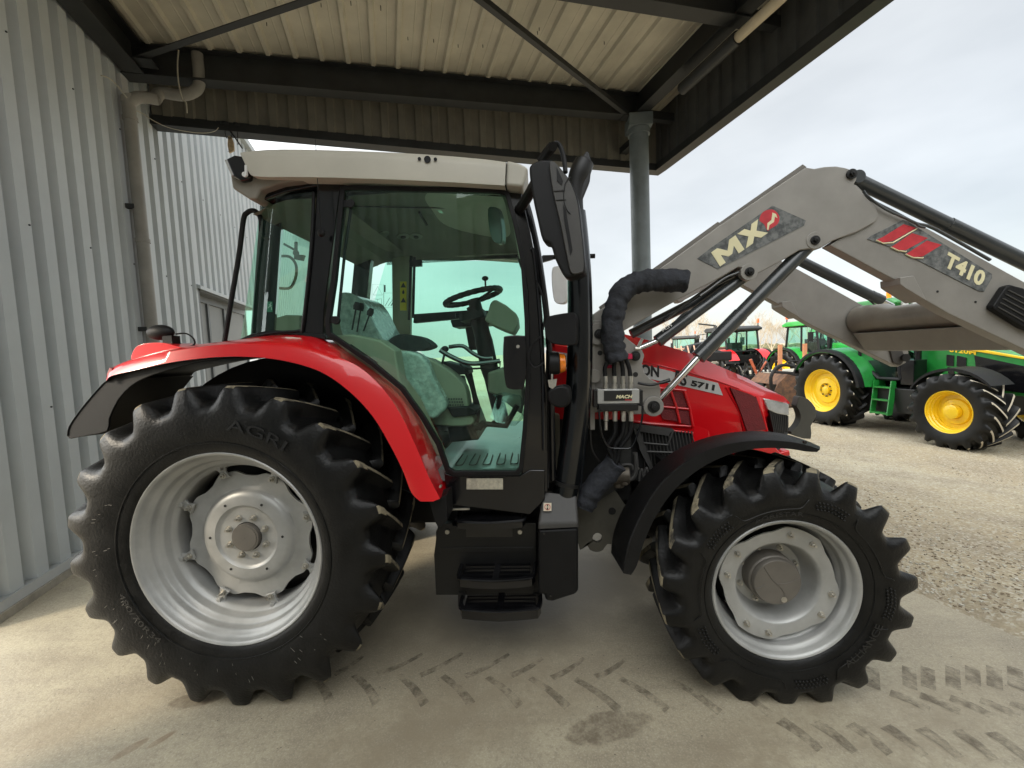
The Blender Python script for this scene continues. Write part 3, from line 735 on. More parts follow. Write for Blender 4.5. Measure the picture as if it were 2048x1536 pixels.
wr, pt, bolt = make_wheel(red, 'rear_wheel', 0, ZR, 0, 1, .775, .466, .45, 21, 'rear', SILV, phase=R_(-3.2), extra=rear_hairs)
rear_disc(wr, 0, ZR, 0, 1, pt, bolt, .466, SILV, ang=17)
tyre_text('AGRI', wr, 0, ZR, 0, .58, R_(81), R_(54), .05, d=-.0385)
tyre_text('480/70R34', wr, 0, ZR, 0, .54, R_(200), R_(232), .028, inv=True, d=-.038, rise=.003)
wf_, pt, bolt = make_wheel(red, 'front_wheel', 2.55, ZF, YFO, 1, .553, .324, .40, 19, 'front', SILV, phase=R_(4), th_deg=17, extra=front_pattern)
front_disc(wf_, 2.55, ZF, YFO, 1, pt, bolt, .324, SILV, ang=-65)
tyre_text('ALLIANCE', wf_, 2.55, ZF, YFO, .405, R_(-54), R_(-20), .032, inv=True, d=-.0405, rise=.002)
tyre_text('AGRISTAR', wf_, 2.55, ZF, YFO, .355, R_(115), R_(82), .018, d=-.034, rise=.002)
# far wheels
wr2, pt, bolt = make_wheel(red, 'rear_wheel', 0, ZR, 2.16, -1, .775, .466, .47, 21, 'rear', SILV, phase=.1, detail=False)
wf2, pt, bolt = make_wheel(red, 'front_wheel', 2.55, ZF, 2.12, -1, .553, .324, .40, 19, 'front', SILV, phase=.2, detail=False, th_deg=17)

# ---- chassis
m = MB()
m.box((1.35, YC, .72), (2.5, .42, .42)); m.box((.1, YC, .75), (.6, .9, .5)); m.box((2.55, YC, .5), (.18, 1.5, .16)); m.box((2.5, YC, .72), (1.1, .46, .38))
m.cyl((0, .36, ZR), (0, 1.8, ZR), .15, 24); m.cyl((0, .34, ZR), (0, .40, ZR), .40, 40); m.cyl((0, 1.76, ZR), (0, 1.82, ZR), .40, 40); m.cyl((2.55, .33, ZF), (2.55, .38, ZF), .27, 32)
m.build('chassis', BLKM, red, bevel=.02)
m = MB(); m.box((1.95, YC, 1.0), (1.05, .5, .45)); m.build('engine', mat('engine_dark', (.022, .02, .018), .6, bump=.8, bscale=25), red, bevel=.02)

# ---- rear fender: red band lofted from outer lip to the cab
A = [(213, 762), (222, 752), (262, 742), (330, 727), (400, 717), (470, 713), (540, 717), (600, 729), (650, 748), (700, 784), (745, 832), (780, 890), (805, 940), (823, 985), (841, 1003)]
Bq = [(213, 757), (224, 742), (265, 727), (330, 706), (400, 694), (470, 688), (540, 690), (600, 699), (655, 716), (705, 742), (755, 795), (792, 855), (820, 910), (842, 960), (866, 1003)]
Cq = [(214, 752), (226, 737), (266, 720), (330, 702), (400, 692), (470, 685), (540, 683), (600, 690), (660, 708), (718, 734), (768, 780), (806, 838), (835, 900), (856, 950), (880, 997)]
Dq = [(216, 745), (228, 733), (264, 718), (330, 697), (400, 688), (470, 680), (530, 672), (604, 671), (652, 684), (726, 734), (797, 788), (832, 840), (858, 898), (876, 950), (893, 985)]
k = 5
rows = [[P(a, b, .055) for a, b in c2(A, k)], [P(a, b, .045) for a, b in c2(A, k)], [P(a, b, .055) for a, b in c2(Bq, k)], [P(a, b, .075) for a, b in c2(Cq, k)], [P(a, b, .30) for a, b in c2(Dq, k)]]
m = MB(); m.loft(rows)
m.loft([rows[4], [p+V((0, .25, -.01)) for p in rows[4]]])
fen = m.build('fender', RED, red, smooth=45)
m = MB()    # raised rear lamp hump
q = [(264, 720), (266, 702), (280, 689), (318, 685), (352, 692), (372, 700), (340, 706), (300, 714)]
m.prism([P(a, b, .14) for a, b in c2(q, 4, True)], V((0, .22, 0))); m.build('fender_hump', RED, red, bevel=.012)
m = MB(); m.pp([(213, 750), (219, 735), (224, 738), (221, 752)], .06, .1); m.build('reflector', mat('reflector', (.3, .02, .02), .3, coat=1), red)
# inner liner
m = MB(); rr = []
def arcp(r, a, y): return V((r*math.cos(R_(a)), y, ZR+r*math.sin(R_(a))))
AN = [147, 143, 138, 132, 126] + list(range(120, 14, -4)) + [14]
lr = lambda a: .875 if a < 120 else .875+.0*(a-120)
A3 = [P(a, b, .06) for a, b in c2(A, 3)]
ext = [P(a, b, .07) for a, b in c2([(134, 872), (138, 852), (160, 820), (190, 784), (214, 758)], 3)][:-1]
near = ext+A3
ext2 = [p+V((0, .5, -.03*(1-i/len(ext)))) for i, p in enumerate(ext)]
m.loft([near, [p+V((0, .5, 0)) for p in near], [p+V((0, .5, .02)) for p in near], ])
m.prism([arcp(.9, a, .56) for a in range(146, 8, -6)]+[arcp(.45, 10, .56), arcp(.3, 90, .56), arcp(.5, 150, .56)], V((0, .02, 0)))
m.build('fender_liner', BLK, red, smooth=60)
m = MB()    # black mudguard extension, a thick lip
e1 = PL(c2([(133, 872), (136, 853), (160, 818), (190, 783), (216, 757), (262, 743), (330, 728), (400, 718), (460, 716), (400, 724), (330, 742), (290, 756), (262, 772), (236, 800), (218, 838), (214, 862), (175, 871), (140, 878)], 2), .075)
m.prism(e1, V((0, .012, 0))); m.build('mudguard', BLK, red, bevel=.004)
m = MB()
e1 = PL([(135, 876), (214, 863), (240, 800), (228, 775)], .085)
e0 = [arcp(.86, 147, 0), arcp(.86, 122, 0)]
m.loft([[P(137, 877, .08), P(150, 850, .08), P(190, 800, .08), P(235, 762, .08)], [P(137, 877, .08)+V((.05, .45, -.02)), P(150, 850, .08)+V((.05, .45, 0)), P(190, 800, .08)+V((.04, .45, 0)), P(235, 762, .08)+V((0, .45, 0))]])
m.build('mudguard_inner', BLK, red)
m = MB()    # black stay under the fender end
m.pp([(858, 1004), (893, 990), (895, 1040), (878, 1060), (868, 1040)], .12, .14); m.build('fender_stay', BLK, red, bevel=.004)
for a, b in ((868, 986), (882, 971)):
    m = MB(); c = P(a, b, .10); m.disc(c, (0, -1, 0), .006, .02, 10); m.build('fender_bolt', SILB, red)
m = MB()
for y0_, l in ((.07, [(741, 815), (790, 880), (815, 950)]),): pass

# oval lamp on the rear fender
m = MB(); c = P(321, 665, .2); m.sphere(c, .062, 24, sc=(1.12, .6, .62)); m.box(P(343, 682, .2), (.05, .05, .05))
ol = m.build('fender_lamp', BLK, red)
m = MB(); m.tube(cat(PL([(352, 668), (372, 667), (386, 676), (389, 688), (375, 694), (352, 693)], .2), 5), .004, 6); m.build('lamp_cable', BLK, red)
m = MB(); m.box(P(338, 683, .19), (.02, .02, .03)); m.build('lamp_bracket', PAPER, red)

# ---- cab
CY = .31
def ring_frame(m, outer, inner, Y, th, mi=0):
    n = len(outer); o = PL(outer, Y); i = PL(inner, Y); d = V((0, th, 0))
    m.loft([o, i, [p+d for p in i], [p+d for p in o], o], closed=True, mi=mi)
cab = MB()
Yb = CY
# B pillar, A pillar, top rail, C part, sill
cab.pp([(634, 366), (682, 366), (664, 500), (648, 620), (646, 672), (604, 669), (618, 540), (628, 440)], Yb, .10)
cab.pp([(1004, 372), (1042, 378), (1056, 440), (1072, 520), (1086, 650), (1094, 800), (1096, 985), (1040, 985), (1052, 850), (1058, 700), (1054, 580), (1036, 460)], Yb, .09)
cab.pp([(500, 362), (560, 352), (700, 352), (860, 360), (1044, 370), (1040, 385), (1000, 381), (860, 373), (690, 369), (632, 372), (570, 384), (530, 398), (508, 404)], Yb, .09)
cab.pp([(888, 945), (905, 951), (1040, 951), (1060, 940), (1090, 940), (1090, 1000), (1060, 1030), (900, 1010), (892, 988)], Yb-.01, .5)
cab.pp([(595, 662), (650, 668), (652, 680), (600, 672), (540, 668), (478, 684), (470, 682), (500, 668), (540, 660)], Yb-.01, .08)
# rear lower rail and c pillar inside
cab.add([P(520, 405, .55), P(566, 392, .55), P(548, 664, .55), P(500, 676, .55), P(530, 405, .63), P(572, 392, .63), P(552, 664, .63), P(508, 676, .63)], [(0,1,2,3),(7,6,5,4),(0,4,5,1),(1,5,6,2),(2,6,7,3),(3,7,4,0)])
dY = 1.55
for q in ([(634, 366), (682, 366), (664, 500), (648, 620), (646, 672), (604, 669), (618, 540), (628, 440)],):
    pass
cab.prism([p+V((0, dY, 0)) for p in PL([(1004, 372), (1042, 378), (1056, 440), (1072, 520), (1086, 650), (1094, 800), (1096, 985), (1040, 985), (1052, 850), (1058, 700), (1054, 580), (1036, 460)], Yb)], V((0, -.08, 0)))
cab.prism([p+V((0, dY, 0)) for p in PL([(480, 684), (650, 680), (890, 945), (1090, 945), (1090, 1000), (892, 1000), (500, 820)], Yb)], V((0, -.06, 0)))
cab.prism([p+V((0, 1.2, 0)) for p in PL([(520, 405), (570, 392), (548, 664), (500, 676)], .45)], V((0, .08, 0)))
for yy in (Yb, Yb+dY-.08):     # rear cross rails done as bars
    pass
a = P(524, 398, .5); b = P(480, 680, .5)
cab.hexa([a, a+V((0, 1.2, 0)), a+V((.06, 1.2, 0)), a+V((.06, 0, 0))], [p+V((0, 0, .06)) for p in (a, a+V((0, 1.2, 0)), a+V((.06, 1.2, 0)), a+V((.06, 0, 0)))])
cab.hexa([b, b+V((0, 1.2, 0)), b+V((.06, 1.2, 0)), b+V((.06, 0, 0))], [p-V((0, 0, .06)) for p in (b, b+V((0, 1.2, 0)), b+V((.06, 1.2, 0)), b+V((.06, 0, 0)))])
cabo = cab.build('cab_frame', BLKG, red, bevel=.008)
# windscreen frame bottom
a = P(1088, 690, Yb); b = P(1094, 880, Yb)
m = MB(); m.hexa([a+V((-.05, .03, -.1)), a+V((0, .03, -.1)), a+V((0, 1.5, -.1)), a+V((-.05, 1.5, -.1))], [a+V((-.05, .03, 0)), a+V((0, .03, 0)), a+V((0, 1.5, 0)), a+V((-.05, 1.5, 0))])
m.hexa([a+V((-.03, .05, -.75)), a+V((0, .05, -.75)), a+V((0, 1.5, -.75)), a+V((-.03, 1.5, -.75))], [a+V((-.03, .05, -.1)), a+V((0, .05, -.1)), a+V((0, 1.5, -.1)), a+V((-.03, 1.5, -.1))])
m.build('firewall', mat('firewall', (.03, .03, .03), .7), red)
m = MB(); t = P(1038, 395, Yb+.05)
m.loft([[t+V((0, .02, 0)), a+V((0, .02, 0))], [t+V((.05, .7, 0)), a+V((.06, .7, 0))], [t+V((0, 1.45, 0)), a+V((0, 1.45, 0))]]); m.build('windscreen', GLS, red)

# door: seal frame + glass
DO = [(681, 372), (700, 370), (1000, 376), (1018, 384), (1034, 440), (1050, 520), (1058, 640), (1060, 760), (1054, 860), (1046, 940), (1036, 951), (906, 952), (890, 942), (872, 890), (840, 836), (800, 780), (740, 730), (652, 670), (650, 640), (662, 560), (674, 440)]
ctr = V((880, 640, 0))
def inset(l, d):
    n = len(l); o = []
    for i in range(n):
        a = V((*l[i-1], 0)); b = V((*l[i], 0)); c = V((*l[(i+1) % n], 0))
        n1 = (b-a).normalized(); n2 = (c-b).normalized(); n1 = V((-n1.y, n1.x, 0)); n2 = V((-n2.y, n2.x, 0)); q = (n1+n2).normalized(); q = q/max(.5, q.dot(n1))
        o.append((b.x+q.x*d, b.y+q.y*d))
    return o
DOs = DO
m = MB(); ring_frame(m, DOs, inset(DOs, 9), CY-.03, .03); door = m.build('door', BLK, red, bevel=.004)
gi = PL(inset(DOs, 7), CY-.018)
m = MB(); m.add(gi, [tuple(range(len(gi)))]); m.build('glass', GLS, door)
m = MB()    # door handle
m.prism(PL(c2([(1012, 672), (1045, 671), (1052, 680), (1053, 740), (1047, 775), (1038, 779), (1020, 778), (1011, 768), (1006, 720), (1007, 680)], 3, True), CY-.05), V((0, .04, 0))); dh = m.build('door_handle', BLKG, door, bevel=.01)
m = MB(); m.disc(P(1036, 693, CY-.05), (0, -1, 0), .0085, .006, 16); m.build('key_button', SILB, red)
for a, b in ((703, 409), (674, 641)):   # hinges
    m = MB(); c = P(a, b, CY-.02); m.disc(c, (0, -1, 0), .021, .018, 20); m.box(c+V((-.03, .0, .005)), (.06, .012, .035)); m.build('door_hinge', BLK, red, bevel=.003)
m = MB(); m.tube(PL([(700, 692), (752, 728)], CY+.03), .012, 10); m.tube(PL([(752, 728), (764, 738)], CY+.03), .006, 8); m.build('gas_strut', BLK, door)
m = MB(); m.tube(PL([(704, 405), (690, 500), (676, 640)], CY+.015), .008, 8); m.build('door_bar', BLK, door)
m = MB(); m.tube(cat(PL([(1062, 500), (1068, 505), (1078, 600), (1086, 740), (1088, 900)], CY-.02), 4), .012, 10); m.build('pillar_rail', BLKG, red)
m = MB(); m.tube(cat(PL([(1045, 385), (1062, 440), (1080, 530), (1096, 660), (1103, 800), (1106, 960)], CY+.04), 4), .016, 10); m.build('pillar_trim', BLKG, red)
# quarter glass
QG = [(536, 397), (570, 386), (626, 383), (620, 500), (604, 652), (596, 661), (540, 664), (482, 678), (494, 590), (512, 480), (522, 410)]
gq = PL([(552, 394), (626, 383), (620, 500), (604, 652), (596, 661), (530, 666)], CY)
m = MB(); m.add(gq, [tuple(range(len(gq)))])
g1 = [P(552, 394, CY), P(530, 666, CY)]
prev = g1; rows = [g1]
for (ta, tb, y) in (((528, 404), (492, 674), CY+.07), ((522, 412), (481, 679), CY+.22), ((520, 418), (481, 682), CY+.45)):
    rows.append([P(*ta, y), P(*tb, y)])
rows.append([rows[-1][0]+V((0, .8, 0)), rows[-1][1]+V((0, .8, 0))])
m.loft(rows); m.build('rear_glass', GLS, red, smooth=60)
m = MB(); m.tube(cat(PL([(628, 384), (622, 500), (606, 650), (598, 662), (540, 667), (480, 682)], CY-.006), 4), .009, 8); m.build('glass_seal', BLK, red)
# far side cab: beige pillar and glass
FY = CY+dY
fb = PL([(783, 505), (822, 505), (820, 690), (785, 690)], FY-.05)
m = MB(); m.prism(fb, V((0, .06, 0))); m.build('far_pillar', BEIGE, red, bevel=.01)
m = MB()
m.tube(PL([(822, 512), (818, 640)], FY-.1), .012, 8); m.tube(PL([(829, 514), (826, 636)], FY-.12), .012, 8); m.box(P(832, 527, FY-.12), (.1, .04, .05)); m.build('grab_rail', BLK, red)
o = P(524, 400, CY+.05); far = [p+V((0, dY-.02, 0)) for p in PL([(560, 388), (1034, 388), (1054, 520), (1064, 700), (1055, 945), (900, 945), (850, 850), (650, 675), (482, 680)], CY)]
m = MB(); m.add(far, [tuple(range(len(far)))]); m.build('far_glass', GLS, red)
# roof
RO = [(478, 303), (486, 298), (560, 293), (700, 296), (850, 303), (960, 312), (1012, 319)]
RB = [(1010, 371), (860, 362), (700, 356), (600, 354), (540, 354), (508, 352), (498, 345), (486, 318)]
m = MB()
ro = PL(c2(RO, 3), .22); rb_p = PL(c2(RB, 3), .22)
hd = ro+rb_p
topz = [p+V((0, 0, 0)) for p in ro]
# outer skin: near side face with rounded top edge, top, far side face; underside rims near, far and rear
sec = []
for t, (dy, dz) in enumerate(((0, 1.0), (.0, .35), (.006, .12), (.02, .03), (.05, 0), (.86, .03*-1), (1.67, 0), (1.70, .03), (1.714, .12), (1.72, .35), (1.72, 1.0))):
    row = []
    for i, p in enumerate(ro):
        q = rb_p[min(len(rb_p)-1, max(0, round((len(ro)-1-i)*(len(rb_p)-1)/(len(ro)-1))))]
        zt_, zb_ = p.z, q.z; xx = p.x+(q.x-p.x)*max(0, dz) if dz > 0 else p.x
        row.append(V((xx, .22+dy, zt_+(zb_-zt_)*dz)))
    sec.append(row)
m.loft(sec)
for ya, yb2 in ((.22, .36), (1.94, 1.84)):
    m.loft([[V((p.x, ya, p.z)) for p in rb_p], [V((p.x, yb2, p.z+.004)) for p in rb_p], [V((p.x, yb2, p.z+.07)) for p in rb_p]])
rf_ = m.build('cab_roof', ROOFC, red, bevel=0, smooth=45)
m = MB(); m.prism(PL([(1013, 319), (1040, 326), (1057, 335), (1052, 356), (1045, 374), (1011, 371)], .225), V((0, 1.71, 0))); m.build('roof_front', ROOFC, red, bevel=.015, seg=3)
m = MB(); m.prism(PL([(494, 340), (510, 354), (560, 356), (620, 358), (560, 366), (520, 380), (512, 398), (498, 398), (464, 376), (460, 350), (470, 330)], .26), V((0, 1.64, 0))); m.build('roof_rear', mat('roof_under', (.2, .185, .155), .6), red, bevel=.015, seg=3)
m = MB(); m.prism(PL([(449, 318), (468, 309), (488, 312), (497, 340), (498, 358), (478, 362), (462, 352)], .23), V((0, .16, 0))); wl = m.build('work_light', BLKG, red, bevel=.012)
m = MB(); m.prism(PL([(449, 320), (453, 319), (466, 350), (463, 352)], .225), V((0, .15, 0))); m.build('lens', LAMP, wl)
m = MB(); m.disc(P(491, 350, .21), (0, -1, 0), .012, .01, 16); m.prism(PL([(489, 330), (493, 330), (494, 350), (489, 350)], .215), V((0, .008, 0))); m.build('light_bracket', WHT, red)
for a, b, r in ((839, 318, .008), (855, 319, .016), (871, 319, .008)):
    m = MB(); m.disc(P(a, b, .218), (0, -1, 0), r, .004, 20); m.build('roof_button', BLK, red)
m = MB(); m.tube(PL([(631, 279), (636, 380), (642, 462)], .235), [.0015, .002, .004], 6); m.sphere(P(643, 466, .25), .02, 14, sc=(1, .8, 1)); m.build('antenna', BLK, red)
# domed headliner
zlin = P(850, 372, CY).z-.004
x0, x1 = P(560, 380, CY).x, P(1030, 385, CY).x
def dome(x, y):
    a = (x-x0)/(x1-x0)*2-1; b = (y-(CY+.05))/(FY-CY-.05)*2-1
    if abs(a) > 1 or abs(b) > 1: return zlin
    return zlin+.15*(1-abs(a)**5)*(1-abs(b)**4)
m = MB(); nx, ny = 28, 28
m.loft([[V((x0+(x1-x0)*i/nx, CY+.05+(FY-CY-.05)*j/ny, dome(x0+(x1-x0)*i/nx, CY+.05+(FY-CY-.05)*j/ny))) for j in range(ny+1)] for i in range(nx+1)])
# rear part of the liner over the rear window
xr = P(524, 400, .45).x
m.loft([[V((x0, y, zlin)) for y in (CY+.05, FY)], [V((x0-.06, y, zlin-.015)) for y in (CY+.05, FY)], [V((xr, y, zlin-.06)) for y in (CY+.05, FY)]])
m.loft([[V((x0, FY-.02, zlin)), V((x1, FY-.02, zlin))], [V((x0, FY-.02, zlin-.03)), V((x1, FY-.02, zlin-.03))]])
m.build('headliner', LINER, red, smooth=60)
def on_dome(px, py, off=.004):
    r_ = ray(px, py); t = 2.0
    while t < 5.2:
        p = CAM+r_*t
        if p.y > CY+.06 and p.z > dome(p.x, p.y): break
        t += .004
    e = .01; n = V((-(dome(p.x+e, p.y)-dome(p.x-e, p.y))/(2*e), -(dome(p.x, p.y+e)-dome(p.x, p.y-e))/(2*e), 1)).normalized()
    return p-n*off, -n
for a, b, r in ((762, 470, .060), (806, 471, .052), (832, 471, .052)):
    m = MB(); c, n = on_dome(a, b); m.disc(c, n, r, .006, 24); m.build('roof_vent', mat('vent_grey', (.30, .31, .27), .6), red, bevel=.002)
for a, b in ((806, 471), (832, 471)):
    m = MB(); c, n = on_dome(a, b, .012); m.disc(c, n, .02, .006, 16); m.build('vent_knob', DECB, red)
m = MB(); q = [on_dome(a, b)[0] for a, b in ((872, 417), (905, 419), (932, 419), (975, 418), (986, 405), (990, 424), (980, 445), (925, 437), (885, 428))]
m.add(q, [tuple(range(len(q)))]); m.build('roof_hatch', BLK, red)
for l in (((874, 418), (905, 419), (917, 419), (917, 426), (880, 424)), ((945, 418), (975, 418), (985, 408), (988, 426), (946, 427))):
    m = MB(); q = [on_dome(a, b, .008)[0] for a, b in l]; m.add(q, [tuple(range(len(q)))]); m.build('hatch_glass', mat('hatch', (.25, .70, .60), .2, coat=1), red)
m = MB(); m.tube([on_dome(838, 419, .02)[0], on_dome(853, 444, .02)[0]], .009, 8); m.build('hatch_strut', BLK, red)
m = MB(); m.tube([on_dome(a, b, .006)[0] for a, b in ((690, 410), (760, 412), (850, 414), (960, 414))], .004, 6); m.build('liner_seam', DECB, red)
# interior mirror
m = MB(); m.prism(PL(c2([(975, 418), (986, 413), (997, 420), (1003, 450), (1004, 480), (998, 487), (986, 482), (978, 460)], 3, True), CY+.18), V((.02, .035, 0))); im = m.build('interior_mirror', mat('mirror_body', (.10, .14, .12), .3, coat=.5), red, bevel=.006)
# cab floor & console & seat
m = MB()
fz = P(950, 940, CY).z
pts = [P(890, 943, CY+.02), P(1042, 943, CY+.02)]
m.hexa([V((pts[0].x-.1, CY+.02, fz-.06)), V((pts[1].x+.03, CY+.02, fz-.06)), V((pts[1].x+.03, FY, fz-.06)), V((pts[0].x-.1, FY, fz-.06))], [V((pts[0].x-.1, CY+.02, fz)), V((pts[1].x+.03, CY+.02, fz)), V((pts[1].x+.03, FY, fz)), V((pts[0].x-.1, FY, fz))])
m.build('cab_floor', MATT, red)
m = MB()
for i in range(5):
    x = pts[0].x+.04+i*.075; z = fz+.004
    m.tube(cat([V((x, CY+.34, z)), V((x+.0, CY+.12, z)), V((x+.012, CY+.09, z)), V((x+.03, CY+.09, z)), V((x+.04, CY+.12, z)), V((x+.035, CY+.3, z))], 4), .0035, 5)
m.build('mat_groove', DECB, red)
# inner wheel arch / beige side console visible through lower door
m = MB()
q = [(652, 672), (700, 668), (760, 680), (790, 700), (800, 760), (830, 800), (868, 880), (884, 912), (874, 915), (840, 850), (800, 795), (740, 745)]
m.prism(PL(q, CY+.06), V((0, .12, 0)))
m.build('inner_arch', BEIGE, red, bevel=.012)
m = MB()
q = [(800, 712), (850, 716), (868, 722), (905, 745), (930, 775), (938, 815), (945, 850), (870, 850), (800, 820)]
m.prism(PL(c2(q, 3, True), .62), V((0, .14, 0))); m.build('side_console', BEIGE, red, bevel=.02)
m = MB()
for i in range(4):
    for j in range(6):
        c = P(898+j*5+i*1.5, 798+i*6, .612); m.box(c, (.008, .006, .008))
m.build('console_vents', DECB, red)
m = MB(); m.prism(PL([(893, 815), (940, 812), (955, 822), (950, 830), (905, 835)], .60), V((0, .2, 0))); m.prism(PL([(890, 835), (940, 832), (958, 880), (900, 885)], .66), V((0, .5, 0))); m.build('seat_base', BLK, red, bevel=.01)
sy = .80
m = MB()     # backrest in film
q = [(676, 590), (706, 588), (728, 610), (748, 650), (775, 700), (740, 700), (700, 690), (680, 660)]
m.prism(PL(c2(q, 3, True), sy), V((0, .45, 0))); bk = m.build('backrest', PLAS, red, bevel=.04, seg=3)
m = MB()
q = [(790, 705), (830, 705), (852, 722), (868, 760), (893, 808), (884, 825), (866, 838), (840, 828), (806, 790), (792, 750)]
m.prism(PL(c2(q, 3, True), .50), V((0, .10, 0))); m.build('seat_cushion', PLAS, red, bevel=.02, seg=3)
m = MB(); m.prism(PL(c2([(775, 682), (800, 668), (840, 674), (862, 690), (856, 697), (835, 702), (805, 700), (780, 694)], 3, True), .9), V((0, .2, 0))); m.build('seat', SEAT, red, bevel=.015)
# levers
for (a, b, c_, d) in (((704, 660), (713, 612), 10, .70), ((714, 664), (722, 614), 10, .74), ((727, 662), (741, 624), 9, .66)):
    m = MB(); m.tube(PL([a, b], d), .005, 8); e = V((b[0]-a[0], b[1]-a[1], 0)).normalized()
    m.tube(PL([(b[0]-e.x*8, b[1]-e.y*8), b, (b[0]+e.x*8, b[1]+e.y*8)], d), [.017, .021, .013], 10, flat=.7); m.build('lever', BLK, red)
# steering wheel
def steer(cx, cy, Y):
    c = P(cx, cy, Y); rot = Matrix.Rotation(R_(-13), 3, 'Y') @ Matrix.Rotation(R_(0), 3, 'X'); m = MB(); n = 64
    R = .19
    m.tube([c+rot @ V((R*math.cos(2*math.pi*i/n), R*math.sin(2*math.pi*i/n), 0)) for i in range(n)], [.0185+.0015*math.sin(i*2.4) for i in range(n)], 10, closed=True)
    for an in (200, 330, 90):
        e = rot @ V((R*math.cos(R_(an)), R*math.sin(R_(an)), 0)); m.tube([c+rot @ V((0, 0, -.035)), c+e*.5+rot @ V((0, 0, -.02)), c+e], [.018, .013, .011], 8, flat=.6)
    m.cyl(c+rot @ V((0, 0, -.09)), c+rot @ V((0, 0, -.015)), .042, 20); return m, c, rot
m, c0, rot = steer(946, 594, 1.02); swo = m.build('steering_wheel', BLK, red)
m = MB(); k0 = c0+rot @ V((.11, -.15, .012)); m.cyl(k0, k0+V((0, 0, .04)), .006, 8); m.sphere(k0+V((0, 0, .055)), .022, 14, sc=(1, 1, .7)); m.build('spinner_knob', BLK, red)
m = MB(); m.tube(cat([c0+V((.0, 0, -.06)), c0+V((.03, 0, -.16)), c0+V((.06, 0, -.3)), c0+V((.10, 0, -.55)), c0+V((.16, 0, -.85))], 4), [.05]*4+[.055]*4+[.06]*4+[.05]*5, 12)
m.box(c0+V((.0, -.02, -.13)), (.16, .2, .05), Matrix.Rotation(R_(-10), 3, 'Y')); m.tube([c0+V((-.02, 0, -.13)), c0+V((-.12, -.03, -.12))], .018, 8); m.build('steering_column', BLK, red)
m = MB(); q = [(981, 604), (990, 598), (1012, 610), (1034, 628), (1036, 650), (1026, 668), (1004, 660), (982, 650), (968, 640), (976, 622)]
m.prism(PL(q, .86), V((0, .34, 0))); m.build('dashboard', BEIGE, red, bevel=.015)
m = MB(); m.prism(PL([(1012, 735), (1040, 735), (1046, 800), (1044, 830), (990, 790), (975, 785), (975, 745)], .8), V((0, .6, 0))); m.build('front_console', BEIGE, red, bevel=.015)
# armrest / control bars
m = MB(); m.tube(cat(PL([(880, 700), (900, 712), (930, 725), (955, 727), (1000, 722)], .62), 4), .014, 8); m.tube(cat(PL([(898, 694), (925, 692), (945, 706), (965, 716), (985, 716)], .7), 4), .012, 8); m.tube(PL([(1000, 722), (1000, 735), (930, 738), (920, 728)], .64), .006, 6); m.build('hand_rail', BLKG, red)
m = MB(); m.tube(cat(PL([(884, 728), (888, 712), (890, 700)], .68), 3), .007, 8); m.sphere(P(890, 698, .68), .024, 12, sc=(1, .8, .8)); m.build('joystick', BLK, red)
m = MB(); m.pp([(886, 722), (935, 735), (938, 748), (900, 752), (884, 740)], .72, .2); m.pp([(905, 752), (925, 752), (930, 775), (912, 775)], .74, .1); m.build('control_box', BLK, red, bevel=.008)
m = MB()
for i_ in range(4): m.tube(cat(PL([(930+i_*4, 745), (942+i_*3, 775+i_*4), (950+i_*3, 820), (944+i_*2, 870)], .74+.03*i_), 4), .007, 6)
m.build('cable_loom', BLK, red)
m = MB(); m.pp([(900, 640), (1000, 632), (1004, 640), (985, 648), (905, 655)], 1.3, .25); m.pp([(930, 655), (975, 650), (972, 700), (938, 700)], 1.35, .1); m.build('instrument_hood', BLK, red, bevel=.01)
m = MB(); q = PL([(985, 790), (1008, 784), (1040, 790), (1044, 830), (1030, 852), (1000, 850), (980, 835)], .55); m.loft([q[:4]+[q[3]], [p+V((.01, .1, -.03)) for p in q[:4]]+[q[3]+V((0, .1, 0))], [q[6], q[5], q[4], q[4], q[4]]]); m.build('loose_film', FILM, red, smooth=60)
# pedals
m = MB(); m.tube(PL([(1000, 790), (992, 840), (985, 848)], .62), .014, 8); m.tube(PL([(1035, 810), (1012, 852), (975, 848), (950, 858)], .5), .016, 8); m.pp([(946, 856), (962, 846), (970, 850), (962, 862)], .46, .1)
m.build('pedal', BLK, red)
# instrument rack under far window
m = MB(); m.prism(PL([(828, 628), (940, 620), (1000, 622), (1000, 634), (920, 637), (826, 646)], FY-.15), V((0, .08, 0))); m.build('switch_panel', BLK, red, bevel=.006)
# film over windscreen lower part (protective plastic)
# warning stickers on far glass
def rect(m, a, b, c, d, Y, th=.002): m.pp([(a, b), (c, b), (c, d), (a, d)], Y, th)
SGL = mat('sticker_clear', (.30, .46, .40), .5)
m = MB(); rect(m, 800, 563, 813, 621, FY-.056, .003); m.build('warning_sticker', YEL, red)
m = MB()
for yy in (565, 595):
    m.pp([(801, yy+10), (806.5, yy), (812, yy+10)], FY-.0575, .001)
m.prism(PL([(804, 584), (806.5, 579), (809, 584), (808, 588), (805, 588)], FY-.0575), V((0, .001, 0))); m.build('warning_symbol', DECB, red)
def outl(m, pts, Y, r): m.tube(PL(pts, Y), r, 4, closed=True)
m = MB(); Yg = FY-.03
outl(m, [(744, 569), (767, 569), (767, 613), (744, 613)], Yg, .0012); outl(m, [(746, 590), (755.5, 573), (765, 590)], Yg, .002)
outl(m, [(748, 597), (755, 599), (763, 597), (763, 609), (755, 611), (748, 609)], Yg, .0015); m.tube(PL([(755, 599), (755, 611)], Yg), .0012, 4)
outl(m, [(768, 586), (797, 586), (797, 615), (768, 615)], Yg, .0012); m.tube(PL([(770, 612), (780, 595), (785, 600), (776, 612)], Yg), .002, 4); m.tube(PL([(782, 612), (792, 592)], Yg), .0035, 4)
m.pp([(768, 570), (771, 570), (771, 584), (768, 584)], Yg, .002)
m.build('sticker_outline', DECB, red)
